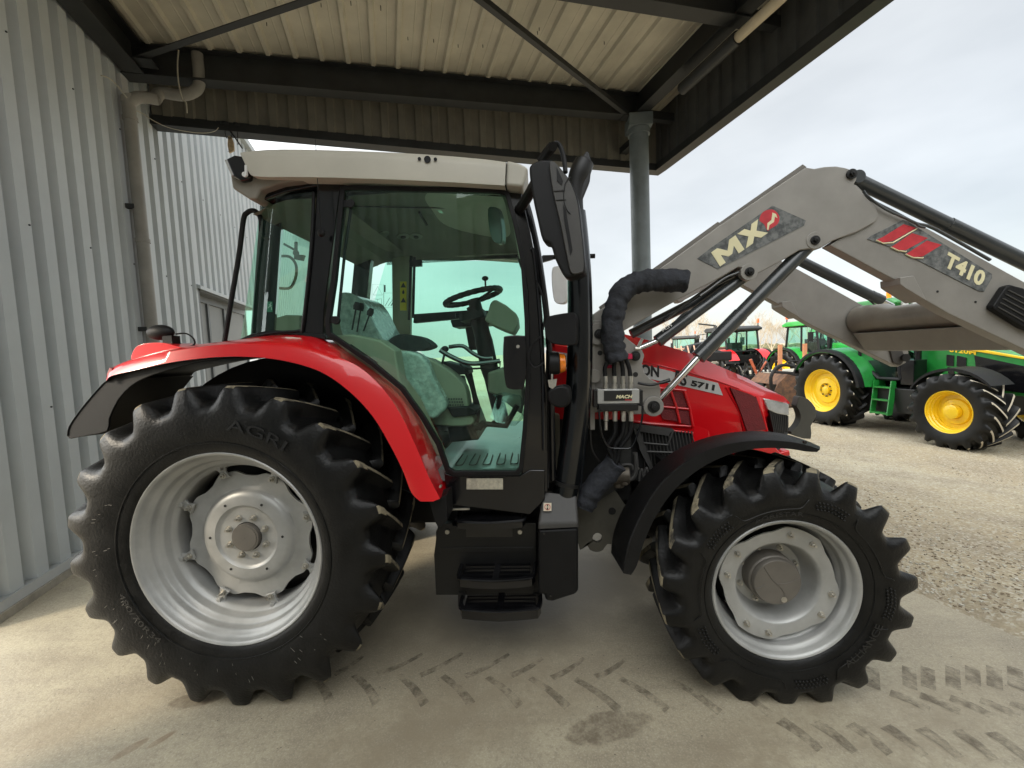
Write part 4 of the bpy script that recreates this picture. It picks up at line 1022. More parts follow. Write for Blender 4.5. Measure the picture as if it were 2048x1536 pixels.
m = MB(); rect(m, 534, 603, 545, 624, .545, .002); m.build('exit_sticker', mat('exit_green', (.03, .16, .10), .4), red)
m = MB(); e = [(541, 607), (540, 612), (536, 616)], [(540, 611), (543, 615), (543, 620)], [(538, 609), (543, 611)]
for l in e: m.tube(PL(l, .543), .0018, 5)
m.sphere(P(542, 606, .543), .003, 8); m.build('running_man', WHT, red)
# rear: D handle and latch on the far side window, rear beige shelf
m = MB(); Yd = FY-.06; m.tube(cat(PL([(562, 512), (580, 514), (592, 530), (592, 552), (584, 572), (574, 577), (556, 576)], Yd), 4), .012, 8)
m.tube(PL([(568, 488), (590, 500)], Yd), .01, 8); m.cyl(P(592, 506, Yd-.03), P(592, 506, Yd+.02), .026, 16); m.tube(PL([(592, 484), (592, 504)], Yd), .014, 8); m.pp([(588, 508), (608, 510), (604, 521), (588, 518)], Yd, .03); m.build('rear_window_latch', BLK, red)
m = MB(); m.prism(PL([(500, 676), (548, 636), (570, 630), (600, 630), (600, 668)], .75), V((0, .7, 0))); m.build('rear_shelf', BEIGE, red, bevel=.01)
# grab bar behind the cab
m = MB(); m.tube(cat(PL([(449, 684), (461, 610), (478, 510), (487, 440), (494, 426), (506, 421), (516, 427), (522, 440), (523, 462), (530, 474), (541, 474)], .40), 5), .0125, 10); m.build('grab_bar', BLK, red)

# ---- exhaust, mirrors, lights near the A pillar
EY = .40
def tp(l, Y): return [P(a, b, Y) for a, b in l]
ex = [(1130, 995, 27), (1137, 960, 27), (1146, 890, 26.5), (1154, 820, 26), (1159, 740, 25.5), (1160, 650, 25), (1159, 560, 24), (1154, 480, 23), (1150, 425, 21)]
def rad_at(px, Y, x, y): return px*(P(x, y, Y)-CAM).dot(CF)/FPX
cc = cat([P(a, b, EY) for a, b, r in ex], 4); rrs = [v.x for v in cat([V((rad_at(r, EY, a, b), 0, 0)) for a, b, r in ex], 4)]
m = MB(); m.tube(cc, rrs, 32)
exh = m.build('exhaust', EXH, red)
m = MB(); q = [(1152, 432, 16), (1150, 400, 16), (1152, 370, 18), (1160, 345, 21), (1170, 322, 19)]
m.tube(cat([P(a, b, EY) for a, b, r in q], 4), [rad_at(v.x, EY, 1150, 400) for v in cat([V((r, 0, 0)) for a, b, r in q], 4)], 24)
m.pp([(1143, 346), (1158, 322), (1173, 301), (1178, 303), (1184, 326), (1180, 362), (1166, 396), (1160, 410)], EY-.03, .06)
m.build('exhaust_tip', BLKM, red, bevel=.01)
m = MB(); a, b, r = (1133, 968, 28.5); c = P(a, b, EY); d = (P(1136, 950, EY)-c).normalized(); m.cyl(c, c+d*.02, rad_at(29, EY, a, b), 32); m.build('exhaust_collar', BLKM, red)
# exhaust canister at the bottom
m = MB()
top = [P(a, b, y) for a, b, y in ((1086, 985, EY-.06), (1153, 992, EY-.06), (1153, 985, EY+.1), (1086, 980, EY+.1))]
mid = [P(a, b, y) for a, b, y in ((1076, 1047, EY-.16), (1157, 1045, EY-.16), (1157, 1043, EY+.1), (1076, 1045, EY+.1))]
mi2 = [P(a, b, y) for a, b, y in ((1076, 1058, EY-.16), (1157, 1054, EY-.16), (1157, 1052, EY+.1), (1076, 1056, EY+.1))]
m.loft([top, mid, mi2], closed=True); m.add(top, [(0, 1, 2, 3)]); m.build('exhaust_shroud', GRYP, red, bevel=.014, seg=3)
m = MB(); m.prism(PL([(1076, 1060), (1157, 1056), (1157, 1184), (1150, 1190), (1106, 1204), (1091, 1203), (1089, 1190), (1076, 1190)], EY-.155), V((0, .27, 0))); m.build('exhaust_box', BLK, red, bevel=.02, seg=4)
for a, b in ((1088, 1067), (1101, 1191)):
    m = MB(); m.disc(P(a, b, EY-.156), (0, -1, 0), .006, .004, 12); m.build('box_screw', BLKG, red)
m = MB(); rect(m, 1087, 1006, 1103, 1022, EY-.135, .002); st = m.build('step_sticker', mat('sticker_white', (.7, .62, .50), .5), red)
m = MB(); cst = P(1095, 1014, EY-.136); m.tube([cst+V((.014*math.cos(t/3), 0, .014*math.sin(t/3))) for t in range(19)], .0014, 5, closed=True); m.build('sticker_ring', DECR, red)
m = MB(); m.pp([(1094, 1008), (1096.5, 1009), (1096, 1013), (1094, 1013)], EY-.137, .001); m.pp([(1094, 1015), (1096, 1015), (1096, 1020), (1093, 1019)], EY-.137, .001); m.build('sticker_mark', DECB, red)

# big mirror
m = MB(); MO = [(1060, 330), (1072, 322), (1086, 318), (1105, 320), (1121, 335), (1143, 365), (1156, 400), (1163, 455), (1169, 514), (1170, 540), (1164, 548), (1143, 555), (1128, 552), (1111, 520), (1100, 488), (1085, 480), (1075, 442), (1064, 390), (1058, 345)]
m.prism(PL(c2(MO, 3, True), -.02), V((.02, .10, 0))); mir = m.build('wing_mirror', BLK, red, bevel=.022, seg=4)
m = MB(); MI = [(1101, 322), (1110, 325), (1125, 342), (1142, 368), (1154, 402), (1161, 455), (1167, 515), (1167, 540), (1162, 545), (1144, 546), (1136, 520), (1122, 450), (1108, 390), (1100, 340)]
m.prism(PL(c2(MI, 3, True), -.034), V((0, .02, 0))); m.build('mirror_back', GRYP, mir, bevel=.006, seg=3)
m = MB(); c = P(1145, 391, -.036); m.tube([c+V((.036*math.cos(t), 0, .075*math.sin(t))) for t in [R_(100+i*17) for i in range(10)]], .0025, 6)
m.tube(PL([(1108, 382), (1130, 381)], -.036), .002, 6); m.tube(PL([(1112, 400), (1132, 399)], -.036), .002, 6)
m.build('mirror_groove', DECB, mir)
m = MB(); m.prism(PL([(1113, 333), (1126, 362), (1124, 370), (1114, 362)], -.0365), V((0, .003, 0))); m.prism(PL([(1126, 408), (1132, 420), (1145, 500), (1141, 512), (1128, 440)], -.0365), V((0, .003, 0))); m.build('mirror_recess', BLK, mir)
m = MB(); m.tube(cat([P(1038, 420, CY), P(1052, 400, .2), P(1066, 375, .1), P(1080, 350, .05)], 4), [.024]*13, 10); m.tube(cat([P(1082, 325, .04), P(1095, 305, .02), P(1105, 293, .0)], 4), .022, 10)
m.tube(cat([P(1103, 292, .02), P(1113, 286, .02), P(1122, 296, .02), P(1128, 318, .0), P(1131, 345, -.02)], 4), .010, 10); m.cyl(P(1106, 293, -.03), P(1106, 293, .03), .018, 14); m.build('mirror_arm', BLK, red)
# small mirror/arm on far side
m = MB(); m.prism(PL([(1070, 512), (1105, 512), (1106, 518), (1075, 527)], 1.9), V((0, .04, 0))); m.tube(PL([(1085, 515), (1190, 512)], 1.92), .02, 8); m.build('mirror_arm', BLK, red)
m = MB(); m.prism(PL(c2([(1103, 540), (1110, 532), (1128, 538), (1134, 570), (1132, 600), (1122, 608), (1108, 602), (1103, 570)], 3, True), 1.9), V((.03, .06, 0))); fm = m.build('wing_mirror', WHT, red, bevel=.01)
# lights
m = MB(); m.prism(PL(c2([(1091, 640), (1098, 632), (1140, 625), (1151, 630), (1153, 660), (1152, 684), (1143, 691), (1108, 688), (1094, 678), (1090, 660)], 3, True), .16), V((.02, .09, 0))); m.build('front_work_light', BLK, red, bevel=.016, seg=3)
m = MB(); m.prism(PL(c2([(1095, 790), (1100, 778), (1122, 771), (1136, 776), (1139, 795), (1134, 812), (1118, 816), (1100, 808)], 3, True), .2), V((.02, .09, 0))); m.build('lower_lamp', BLK, red, bevel=.014, seg=3)
m = MB(); c = P(1098, 727, .24); m.cyl(c, c+V((.05, 0, 0)), .055, 24); it = m.build('turn_light', BLK, red, bevel=.006)
m = MB(); c2_ = c+V((.05, 0, 0)); m.cyl(c2_, c2_+V((.03, 0, 0)), .052, 24, r2=.042); m.build('lens', ORNG, it, bevel=.006)
m = MB(); m.prism(PL([(1096, 760), (1114, 758), (1112, 772), (1105, 778), (1098, 774)], .2), V((0, .012, 0))); m.tube(PL([(1104, 748), (1104, 760)], .2), .005, 8); m.build('silver_bracket', SILB, red)
m = MB(); m.tube(cat(PL([(1082, 672), (1064, 690), (1058, 718), (1070, 735), (1088, 725)], .2), 4), .004, 6); m.tube(cat(PL([(1072, 560), (1084, 590), (1090, 620), (1086, 660)], .28), 4), .005, 6); m.build('light_cable', BLK, red)
m = MB(); m.prism(PL([(1092, 700), (1104, 700), (1106, 965), (1088, 965)], .42), V((0, .03, 0))); m.build('black_panel', BLKM, red)
m = MB(); m.prism(PL([(1103, 826), (1120, 830), (1119, 940), (1095, 944)], .55), V((0, .06, 0))); m.build('beige_duct', mat('duct', (.27, .25, .18), .7, bump=.3, bscale=120), red, bevel=.01)

# ---- steps
m = MB(); m.prism(PL([(876, 1048), (905, 1047), (905, 1052), (1050, 1050), (1050, 1046), (1072, 1046), (1072, 1190), (872, 1190), (868, 1110)], .40), V((0, .05, 0)))
m.prism(PL([(880, 1095), (1068, 1094), (1068, 1104), (880, 1106)], .395), V((0, .004, 0)))
m.build('step_panel', BLKM, red, bevel=.004)
m = MB(); m.prism(PL([(890, 985), (1080, 985), (1080, 1050), (880, 1050)], .55), V((0, .8, 0))); m.prism(PL([(870, 1060), (1155, 1060), (1155, 1190), (872, 1190)], .5), V((0, .5, 0))); m.build('fuel_tank', mat('tank', (.012, .012, .012), .6), red, bevel=.02)
for a, b in ((895, 1063), (1040, 1063)):
    m = MB(); m.disc(P(a, b, .398), (0, -1, 0), .012, .01, 14); m.build('panel_bolt', SILB, red)
m = MB(); rect(m, 932, 1058, 1025, 1074, .398, .004); m.build('panel_slot', BLKG, red)
def step(x0, x1, yb, Yn, Yf, drop=.05):
    """yb pixel of the top front edge at Yn"""
    a = P(x0, yb, Yn); b = P(x1, yb, Yn); z = a.z; w = b.x-a.x; d = Yf-Yn
    out = [(0.0, d), (-.0, d*.35), (w*.04, d*.08), (w*.2, 0), (w*.5, -.012), (w*.8, 0), (w*.96, d*.08), (w, d*.35), (w, d)]
    pts = [V((a.x+x, Yn+y, z)) for x, y in out]
    m = MB()
    m.loft([[p for p in pts], [p-ZV*drop for p in pts], [p+V((0, .02, 0))+V(((.5*w+a.x-p.x)*.06, 0, 0))-ZV*drop for p in pts], [p+V((0, .02, 0))+V(((.5*w+a.x-p.x)*.06, 0, 0)) for p in pts], pts])
    m.tube(cat(pts, 3), .008, 8)
    for fy in (.2, .4, .6, .8):
        for s0, s1 in ((.06, .46), (.54, .94)):
            m.hexa([V((a.x+w*s0, Yn+d*fy, z-.02)), V((a.x+w*s1, Yn+d*fy, z-.02)), V((a.x+w*s1, Yn+d*fy+.006, z-.02)), V((a.x+w*s0, Yn+d*fy+.006, z-.02))], [V((a.x+w*s0, Yn+d*fy, z+.002)), V((a.x+w*s1, Yn+d*fy, z+.002)), V((a.x+w*s1, Yn+d*fy+.006, z+.002)), V((a.x+w*s0, Yn+d*fy+.006, z+.002))])
            n = 16
            for i in range(n):
                x = a.x+w*(s0+(s1-s0)*(i+.5)/n); m.box((x, Yn+d*fy+.003, z+.005), (.005, .006, .008))
    m.hexa([V((a.x+w*.46, Yn, z-.03)), V((a.x+w*.54, Yn, z-.03)), V((a.x+w*.54, Yf, z-.03)), V((a.x+w*.46, Yf, z-.03))], [V((a.x+w*.46, Yn, z+.001)), V((a.x+w*.54, Yn, z+.001)), V((a.x+w*.54, Yf, z+.001)), V((a.x+w*.46, Yf, z+.001))])
    return m.build('step', BLKG, red, smooth=30)
step(908, 1050, 1046, .26, .42, .035); step(912, 1070, 1160, .24, .42, .045); step(916, 1082, 1222, .20, .36, .05)
m = MB(); m.prism(PL([(916, 1185), (930, 1185), (930, 1212), (916, 1212)], .33), V((0, .01, 0))); m.prism(PL([(1066, 1185), (1082, 1187), (1084, 1212), (1068, 1212)], .33), V((0, .01, 0))); m.split('step_hanger', BLKM, red)
m = MB(); rect(m, 933, 957, 1006, 979, CY-.022, .004); m.build('serial_plate', PAPER, red, bevel=.001)
m = MB()
for dx in (0, 7, 14, 22): m.tube(cat(PL([(895+dx, 1010), (900+dx, 992), (912+dx, 988), (918+dx, 1008)], .36), 4), .008, 8)
m.tube(cat(PL([(1000, 1000), (1020, 990), (1040, 985)], .4), 4), .01, 8); m.build('cable_loom', BLKM, red)
m = MB(); m.box(P(922, 1018, .3), (.09, .01, .008)); m.build('chrome_strip', SILB, red)

# ---- front fender
Lo = [(1262, 1150), (1274, 1130), (1288, 1085), (1312, 1032), (1345, 985), (1385, 948), (1430, 921), (1480, 903), (1530, 896), (1580, 898), (1612, 903), (1634, 904)]
Md = [(1247, 1147), (1252, 1120), (1262, 1080), (1288, 1022), (1322, 970), (1365, 930), (1412, 903), (1465, 887), (1525, 881), (1580, 884), (1615, 891), (1640, 899)]
Up = [(1222, 1105), (1226, 1070), (1240, 1030), (1270, 978), (1305, 935), (1350, 902), (1400, 879), (1455, 866), (1510, 862), (1565, 867), (1610, 880), (1640, 893)]
k = 4
r1 = [P(a, b, .10) for a, b in c2(Lo, k)]; r2 = [P(a, b, .10) for a, b in c2(Md, k)]; r3 = [P(a, b, .135) for a, b in c2([((a+c)/2, (b+d)/2) for (a, b), (c, d) in zip(Md, Up)], k)]; r4 = [P(a, b, .40) for a, b in c2(Up, k)]
m = MB(); m.loft([[p+V((0, .02, 0)) for p in r1], r1, r2, [q+(p-q)*.15 for p, q in zip(r3, r2)], r4]); r5 = [p+V((0, 0, -.012)) for p in r4]
m.loft([r4, [P(a, b, .41)-V((0, 0, .0)) for a, b in c2(Lo, k)], [p+V((0, .02, 0)) for p in r1]])
m.build('front_fender', BLK, red, smooth=40)
m = MB(); m.disc(P(1286, 1030, .12), (0, -1, 0), .008, .01, 12); m.disc(P(1608, 884, .12), (0, -1, 0), .007, .01, 12); m.build('fender_screw', BLKG, red)
m = MB(); m.box((2.2, .55, .95), (.05, .5, .04)); m.box((2.62, .5, 1.0), (.05, .6, .03)); m.split('fender_bracket', BLKM, red)

# ---- hood
HY = .74
def hood_rows():
    S = []  # stations: (bottom, crease, topedge) px
    st = [((1110, 838), (1110, 690), (1118, 640)), ((1190, 838), (1190, 703), (1190, 652)), ((1262, 840), (1262, 717), (1244, 667)), ((1300, 852), (1300, 727), (1295, 680)), ((1385, 863), (1385, 748), (1385, 708)), ((1420, 872), (1430, 761), (1440, 733)), ((1470, 880), (1478, 778), (1495, 757)), ((1510, 880), (1515, 792), (1540, 780))]
    return st
rows = []
for b_, c_, t_ in hood_rows():
    pb = P(*b_, HY); pc = P(*c_, HY-.01); pc2 = P(c_[0], c_[1]-7, HY+.012); pt_ = P(*t_, HY+.13)
    mm = pt_+V((0, .2, .015)); z = [pb, pc+(pb-pc)*.5+V((0, -.012, 0)), pc, pc2, pt_]
    full = z+[V((p.x, 2*YC-p.y, p.z)) for p in reversed(z)]
    rows.append(full)
nose = []
for px, py in ((1540, 878), (1536, 830), (1530, 797), (1545, 797), (1565, 792)): nose.append(P(px, py, HY+.03))
rows.append([P(1530, 878, HY+.02), P(1528, 835, HY+.01), P(1527, 797, HY+.01), P(1535, 795, HY+.04), P(1568, 793, HY+.16)])
rows[-1] = rows[-1]+[V((p.x, 2*YC-p.y, p.z)) for p in reversed(rows[-1])]
rows.append([P(1545, 878, HY+.14), P(1545, 838, HY+.14), P(1572, 812, HY+.10), P(1575, 808, HY+.12), P(1580, 806, HY+.20)])
rows[-1] = rows[-1]+[V((p.x, 2*YC-p.y, p.z)) for p in reversed(rows[-1])]
m = MB(); m.loft(rows); hood = m.build('hood', RED, red, smooth=32)
m = MB(); m.prism(PL([(1385, 862), (1520, 880), (1545, 885), (1560, 905), (1580, 900), (1582, 912), (1460, 925), (1390, 915)], HY+.0), V((0, .6, 0))); m.build('hood_lower', RED, red, bevel=.01)
m = MB(); m.prism(PL([(1384, 838), (1420, 848), (1420, 905), (1386, 896)], HY-.004), V((0, .1, 0))); m.build('hood_side_lower', RED, red, bevel=.01)
# lip along louvres
m = MB(); m.tube(PL([(1262, 842), (1300, 847), (1384, 853)], HY-.012), .008, 8); m.tube(PL([(1262, 852), (1330, 859), (1386, 866)], HY-.006), .006, 8); m.build('hood_lip', RED, red)
# crease line
m = MB(); m.tube([p+V((0, -.004, 0)) for p in PL([(1262, 716), (1300, 726), (1385, 747), (1430, 760), (1478, 777)], HY-.008)], .003, 6); m.build('hood_crease', RED, red)
# louvres
m = MB()
for q in ([(1322, 782), (1340, 786), (1349, 812), (1326, 810)], [(1345, 782), (1366, 786), (1376, 815), (1352, 812)], [(1318, 815), (1350, 819), (1356, 843), (1326, 838)], [(1353, 819), (1378, 822), (1384, 850), (1362, 846)]):
    m.pp(q, HY-.020, .02)
m.build('louvre_mesh', REDD, red)
m = MB()
for q in ([(1318, 776), (1372, 781)], [(1318, 813), (1378, 818)]): m.tube(PL(q, HY-.024), .007, 8)
for q in ([(1341, 780), (1352, 812), (1360, 846)], [(1369, 782), (1379, 815), (1386, 852)]): m.tube(PL(q, HY-.026), .008, 8)
m.build('louvre_frame', RED, red)
m = MB(); m.pp([(1459, 775), (1500, 789), (1510, 795), (1530, 858), (1492, 862), (1478, 820)], HY-.016, .02); m.v=[v+V((0,-.016,0)) for v in m.v]; m.build('side_grille', REDD, red)
m = MB(); m.tube(PL([(1452, 774), (1476, 818), (1490, 864)], HY-.014), .007, 8); m.tube(PL([(1510, 792), (1524, 826), (1534, 862)], HY-.014), .007, 8); m.build('grille_trim', RED, red)
# headlight
m = MB(); q = [P(1527, 796, HY+.0), P(1560, 803, HY+.02), P(1579, 808, HY+.06), P(1579, 832, HY+.06), P(1556, 828, HY+.02), P(1537, 820, HY-.0)]
m.prism(q, V((-.02, .12, 0))); m.build('headlight', LAMP, red, bevel=.01)
m = MB(); m.prism([P(1538, 822, HY+.01), P(1577, 832, HY+.07), P(1577, 868, HY+.07), P(1548, 868, HY+.01)], V((0, .5, 0))); gr = m.build('nose_grille', BLK, red)
m = MB()
for i in range(9):
    a = P(1541+i*4.2, 824+i*1, HY+.004+i*.0072); b = P(1548+i*3.4, 866, HY+.004+i*.0072); m.tube([a, b], .002, 4)
m.build('grille_bars', GRYP, gr)
m = MB(); m.pp([(1540, 860), (1577, 866), (1560, 900), (1520, 905)], HY+.05, .4); m.build('front_frame', GRYP, red, bevel=.005)
# decal band & text
m = MB(); m.pp([(1104, 702), (1285, 729), (1340, 742), (1436, 766), (1446, 791), (1385, 777), (1297, 757), (1104, 735)], HY-.018, .006); m.build('decal_band', DECS, red)
TY = HY-.0185
text('MASSEY FERGUSON', 'lettering', DECB, red, P(1116, 732, TY), P(1318, 755, TY), P(1116, 709, TY), .0015, .04, nrm=V((0, -1, 0)))
text('5S', 'lettering', DECB, red, P(1346, 766, TY), P(1372, 773, TY), P(1350, 740, TY), .0015, .03, nrm=V((0, -1, 0)))
text('5711', 'lettering', DECB, red, P(1381, 772, TY), P(1428, 782, TY), P(1383, 760, TY), .0015, .05, nrm=V((0, -1, 0)))
# lower black engine grille
m = MB(); m.pp([(1268, 848), (1347, 858), (1336, 872), (1274, 862)], HY-.03, .05)
m.pp([(1266, 850), (1280, 862), (1308, 940), (1302, 944), (1280, 900)], HY-.03, .04)
m.tube(PL([(1288, 886), (1336, 890)], HY-.03), .006, 6); m.tube(PL([(1293, 903), (1350, 905)], HY-.03), .006, 6); m.tube(PL([(1347, 860), (1336, 888)], HY-.03), .006, 6)
for i in range(16):
    x = 1284+i*6.6; y0 = 866 if x < 1338 else 862; m.tube(PL([(x, y0), (x+3+i*.3, 900), (x+6+i*.3, 940-i*2.5)], HY-.02), .0035, 4)
m.build('engine_grille', GRYP, red)
m = MB(); m.pp([(1262, 842), (1386, 862), (1390, 960), (1262, 960)], HY+.01, .3); m.build('engine_cover', mat('cover', (.008, .008, .008), .7), red)

# ---- engine bay bits
m = MB(); c = P(1236, 950, .62); m.cyl(c+V((-.06, 0, 0)), c+V((.06, 0, 0)), .055, 24); m.cyl(c+V((.0, 0, .05)), c+V((.0, 0, -.07)), .035, 16); m.cyl(c+V((.03, -.03, -.05)), c+V((.03, -.03, -.03)), .02, 12); m.box(c+V((.02, 0, -.01)), (.08, .07, .07))
m.build('pump', mat('cast_brown', (.13, .11, .085), .5, metal=.4, bump=.4, bscale=40), red, bevel=.005)
m = MB(); m.tube(cat(PL([(1228, 938), (1245, 930), (1262, 930), (1266, 940)], .6), 4), .009, 8); m.tube(cat(PL([(1270, 905), (1272, 940), (1262, 958), (1245, 958)], .6), 4), .014, 8)
m.tube(cat(PL([(1278, 962), (1280, 945), (1284, 938), (1286, 952)], .6), 4), .006, 8); m.tube(cat(PL([(1288, 955), (1290, 942), (1294, 936), (1296, 950)], .6), 4), .006, 8); m.build('engine_hose', GRYP, red)
m = MB(); rect(m, 1242, 904, 1259, 920, .66, .004); m.build('engine_plate', PAPER, red)
m = MB(); m.disc(P(1276, 936, .6), (0, -1, 0), .006, .01, 10); m.build('engine_bolt', SILB, red)
m = MB(); m.pp([(1160, 760), (1262, 760), (1262, 1000), (1160, 1000)], .78, .3); m.build('engine_side', mat('side_dark', (.010, .010, .009), .6, bump=.5, bscale=20), red)
# loader subframe with round hole
m = MB()
out = [(1188, 985), (1214, 972), (1240, 1005), (1262, 1040), (1232, 1092), (1222, 1094), (1212, 1094), (1205, 1102), (1190, 1104), (1176, 1096), (1166, 1090), (1160, 1098)]
hc = (1195, 1076); hr = 10
ho = []
n = 24
pl_o = c2([(1160, 1100), (1150, 1040), (1170, 990), (1200, 970), (1222, 972), (1250, 1010), (1268, 1040), (1240, 1085), (1215, 1088), (1206, 1100), (1194, 1104), (1180, 1100), (1172, 1088)], 2, True)
def ringfit(outer, c, r):
    res = []
    for a, b in outer:
        d = V((a-c[0], b-c[1], 0)).normalized(); res.append((c[0]+d.x*r, c[1]+d.y*r))
    return res
ring_frame(m, pl_o, ringfit(pl_o, hc, hr), .62, .03); m.build('subframe_plate', LOAD if False else mat('subframe', (.075, .07, .055), .55, var=.2), red)
m = MB(); m.disc(P(1224, 1022, .62), (0, -1, 0), .022, .003, 20); m.build('plate_hole', DECB, red)
m = MB(); m.tube(cat(PL([(1180, 860), (1184, 900), (1200, 925), (1212, 940)], .5), 4), .006, 6); m.build('thin_hose', BLKM, red)

# ================================================================== LOADER (parts of the red tractor)
LY = .52; LT = .10; LDY = 1.08
def both(pts, Y, th): return PL(pts, Y)
BOOM = [(1186, 640), (1186, 629), (1316, 540), (1440, 450), (1612, 334), (1629, 337), (1650, 333), (1672, 332), (1690, 335), (1703, 339), (1713, 347), (1714, 358), (1709, 368), (1735, 396), (1752, 415), (1758, 430), (1752, 443), (1735, 453), (1714, 464), (1680, 476), (1663, 483), (1642, 496), (1628, 497), (1600, 500), (1570, 518), (1545, 532), (1514, 548), (1505, 556), (1493, 556), (1486, 546), (1484, 536), (1477, 534), (1440, 556), (1392, 580), (1330, 614), (1244, 664), (1195, 700), (1186, 690)]
FORE = [(1700, 375), (1712, 368), (1744, 400), (1858, 458), (2048, 563), (2130, 615), (2170, 660), (2185, 705), (2176, 735), (2150, 748), (2048, 699), (1897, 627), (1833, 590), (1812, 572), (1659, 490), (1690, 470)]
m = MB(); m.pp(BOOM, LY, LT); boom = m.build('loader_boom', LOAD, red, bevel=.006)
m = MB(); m.pp(FORE, LY+.018, LT-.03); fore = m.build('loader_forearm', LOAD, red, bevel=.006)
m = MB(); m.pp([(1800, 555), (1828, 551), (1854, 602), (1812, 577), (1801, 569)], LY-.012, LT+.03); m.build('loader_stop', LOAD, red, bevel=.004)
m = MB(); m.pp([(1200, 612), (1316, 530), (1436, 443), (1446, 449), (1320, 540), (1204, 622)], LY+.03, .05); m.pp([(1432, 450), (1606, 328), (1614, 334), (1440, 456)], LY+.04, .04); m.build('pipe_cover', mat('cover_grey', (.16, .145, .125), .5), red, bevel=.003)
m = MB(); m.prism([p+V((0, LDY, 0)) for p in PL(BOOM, LY)], V((0, LT, 0))); m.build('loader_boom', LOAD, red, bevel=.006)
m = MB(); m.prism([p+V((0, LDY, 0)) for p in PL(FORE, LY+.015)], V((0, LT-.03, 0))); m.build('loader_forearm', LOAD, red, bevel=.006)
# far stop bracket
m = MB(); m.prism([p+V((0, LDY-.02, 0)) for p in PL([(1800, 555), (1828, 551), (1854, 602), (1812, 577), (1801, 569)], LY-.0)], V((0, LT+.05, 0))); m.build('loader_stop', LOAD, red, bevel=.004)
# cross tube between forearms
fY = LY+LDY
a = P(1722, 640, fY)
m = MB(); m.tube([a+V((0, .0, 0)), a+V((0, -.22, 0)), a+V((.0, -.30, -.015)), a+V((0, -LDY+.05, -.015))], [.108, .10, .088, .088], 28)
m.build('cross_tube', mat('tube_paint', (.26, .235, .20), .38, metal=.25, coat=.2), red, smooth=40)
b_ = P(1722, 640, fY)
m = MB(); m.hexa([b_+V((-.08, -.02, -.10)), b_+V((.13, -.02, -.10)), b_+V((.13, -LDY+.08, -.10)), b_+V((-.08, -LDY+.08, -.10))], [b_+V((.02, -.02, -.24)), b_+V((.06, -.02, -.24)), b_+V((.06, -LDY+.08, -.24)), b_+V((.02, -LDY+.08, -.24))]); m.build('cross_plate', LOAD, red, bevel=.01)
# decals
DY_ = LY-.003
m = MB(); m.pp([(1395, 517), (1420, 497), (1545, 411), (1612, 441), (1608, 451), (1436, 538)], DY_, .004); dk = m.build('decal', DECG, boom)
nn = V((0, -1, 0))
_bl, _br, _tl = P(1440, 533, DY_-.0005), P(1534, 467, DY_-.0005), P(1422, 505, DY_-.0005)
for gl in ([(0, 0), (0, 1), (.13, 1), (.26, .52), (.39, 1), (.52, 1), (.52, 0), (.40, 0), (.40, .55), (.30, .2), (.22, .2), (.12, .55), (.12, 0)], [(.55, 0), (.70, .5), (.56, 1), (.71, 1), (.785, .70), (.86, 1), (1, 1), (.87, .5), (1.02, 0), (.87, 0), (.785, .30), (.70, 0)]):
    m = MB(); m.prism([_bl+(_br-_bl)*a+(_tl-_bl)*b for a, b in gl], V((0, -.002, 0))); m.build('lettering', CREAM, boom, smooth=0)
m = MB(); c = P(1539, 441, DY_-.0005); m.prism(PL(c2([(1519, 440), (1526, 424), (1545, 419), (1558, 431), (1556, 447), (1540, 458), (1535, 461), (1528, 448)], 3, True), DY_-.001), V((0, .002, 0))); m.build('decal_emblem', DECR, boom)
m = MB()
for dx in (1,):
    m.prism(PL([(1533+dx, 459), (1532+dx+2, 446), (1542+dx, 440), (1544+dx, 425), (1551+dx, 428), (1554+dx, 436), (1550+dx, 434), (1549+dx, 432), (1547+dx, 444), (1538+dx, 450), (1536+dx, 460)], DY_-.0022), V((0, .001, 0)))
m.build('emblem_zigzag', CREAM, boom)
DF = LY+.014
m = MB(); m.pp([(1735, 478), (1742, 472), (1806, 440), (1816, 443), (1984, 548), (1984, 556), (1968, 583), (1958, 582), (1790, 497)], DF, .004); m.build('decal', DECG, fore)
def z8(l): return [(1180+a/2.3594, 320+b/2.3594) for a, b in l]
m = MB(); m2 = MB()
for q in ([(1350, 378), (1385, 362), (1480, 303), (1540, 320), (1430, 382), (1380, 390)], [(1420, 412), (1520, 345), (1595, 368), (1490, 425), (1445, 425)], [(1490, 445), (1590, 380), (1660, 400), (1570, 455), (1530, 458)]):
    m.prism(PL(z8(q), DF-.001), V((0, .002, 0)))
    m2.tube(PL(z8([q[0], (q[0][0]+35, q[0][1]+16), (q[-2][0], q[-2][1]+8), (q[3][0]+3, q[3][1]+4)]), DF-.002), .0035, 4)
m.build('decal_stripes', DECR, fore); m2.build('stripe_edges', CREAM, fore)
text('T410', 'lettering', CREAM, fore, P(*z8([(1665, 500)])[0], DF-.0005), P(*z8([(1845, 600)])[0], DF-.0005), P(*z8([(1692, 432)])[0], DF-.0005), .0015, .04, nrm=nn)
m = MB(); m.prism(PL([(2013, 572), (2022, 569), (2048, 576), (2085, 602), (2080, 668), (2048, 655), (1988, 618), (1986, 612)], LY-.02), V((0, .04, 0))); pad = m.build('rubber_pad', BLK, fore, bevel=.008)
m = MB()
for i in range(5):
    t = i/4; m.tube(PL([(2012-t*20+4, 580+t*34), (2080-t*2, 612+t*48)], LY-.022), .003, 5)
m.build('pad_ribs', GRYP, fore)
# holes / marks
m = MB()
for a, b in ((1875, 583), (1951, 604)): m.disc(P(a, b, LY+.017), nn, .006, .001, 12)
m.build('forearm_hole', DECB, fore)
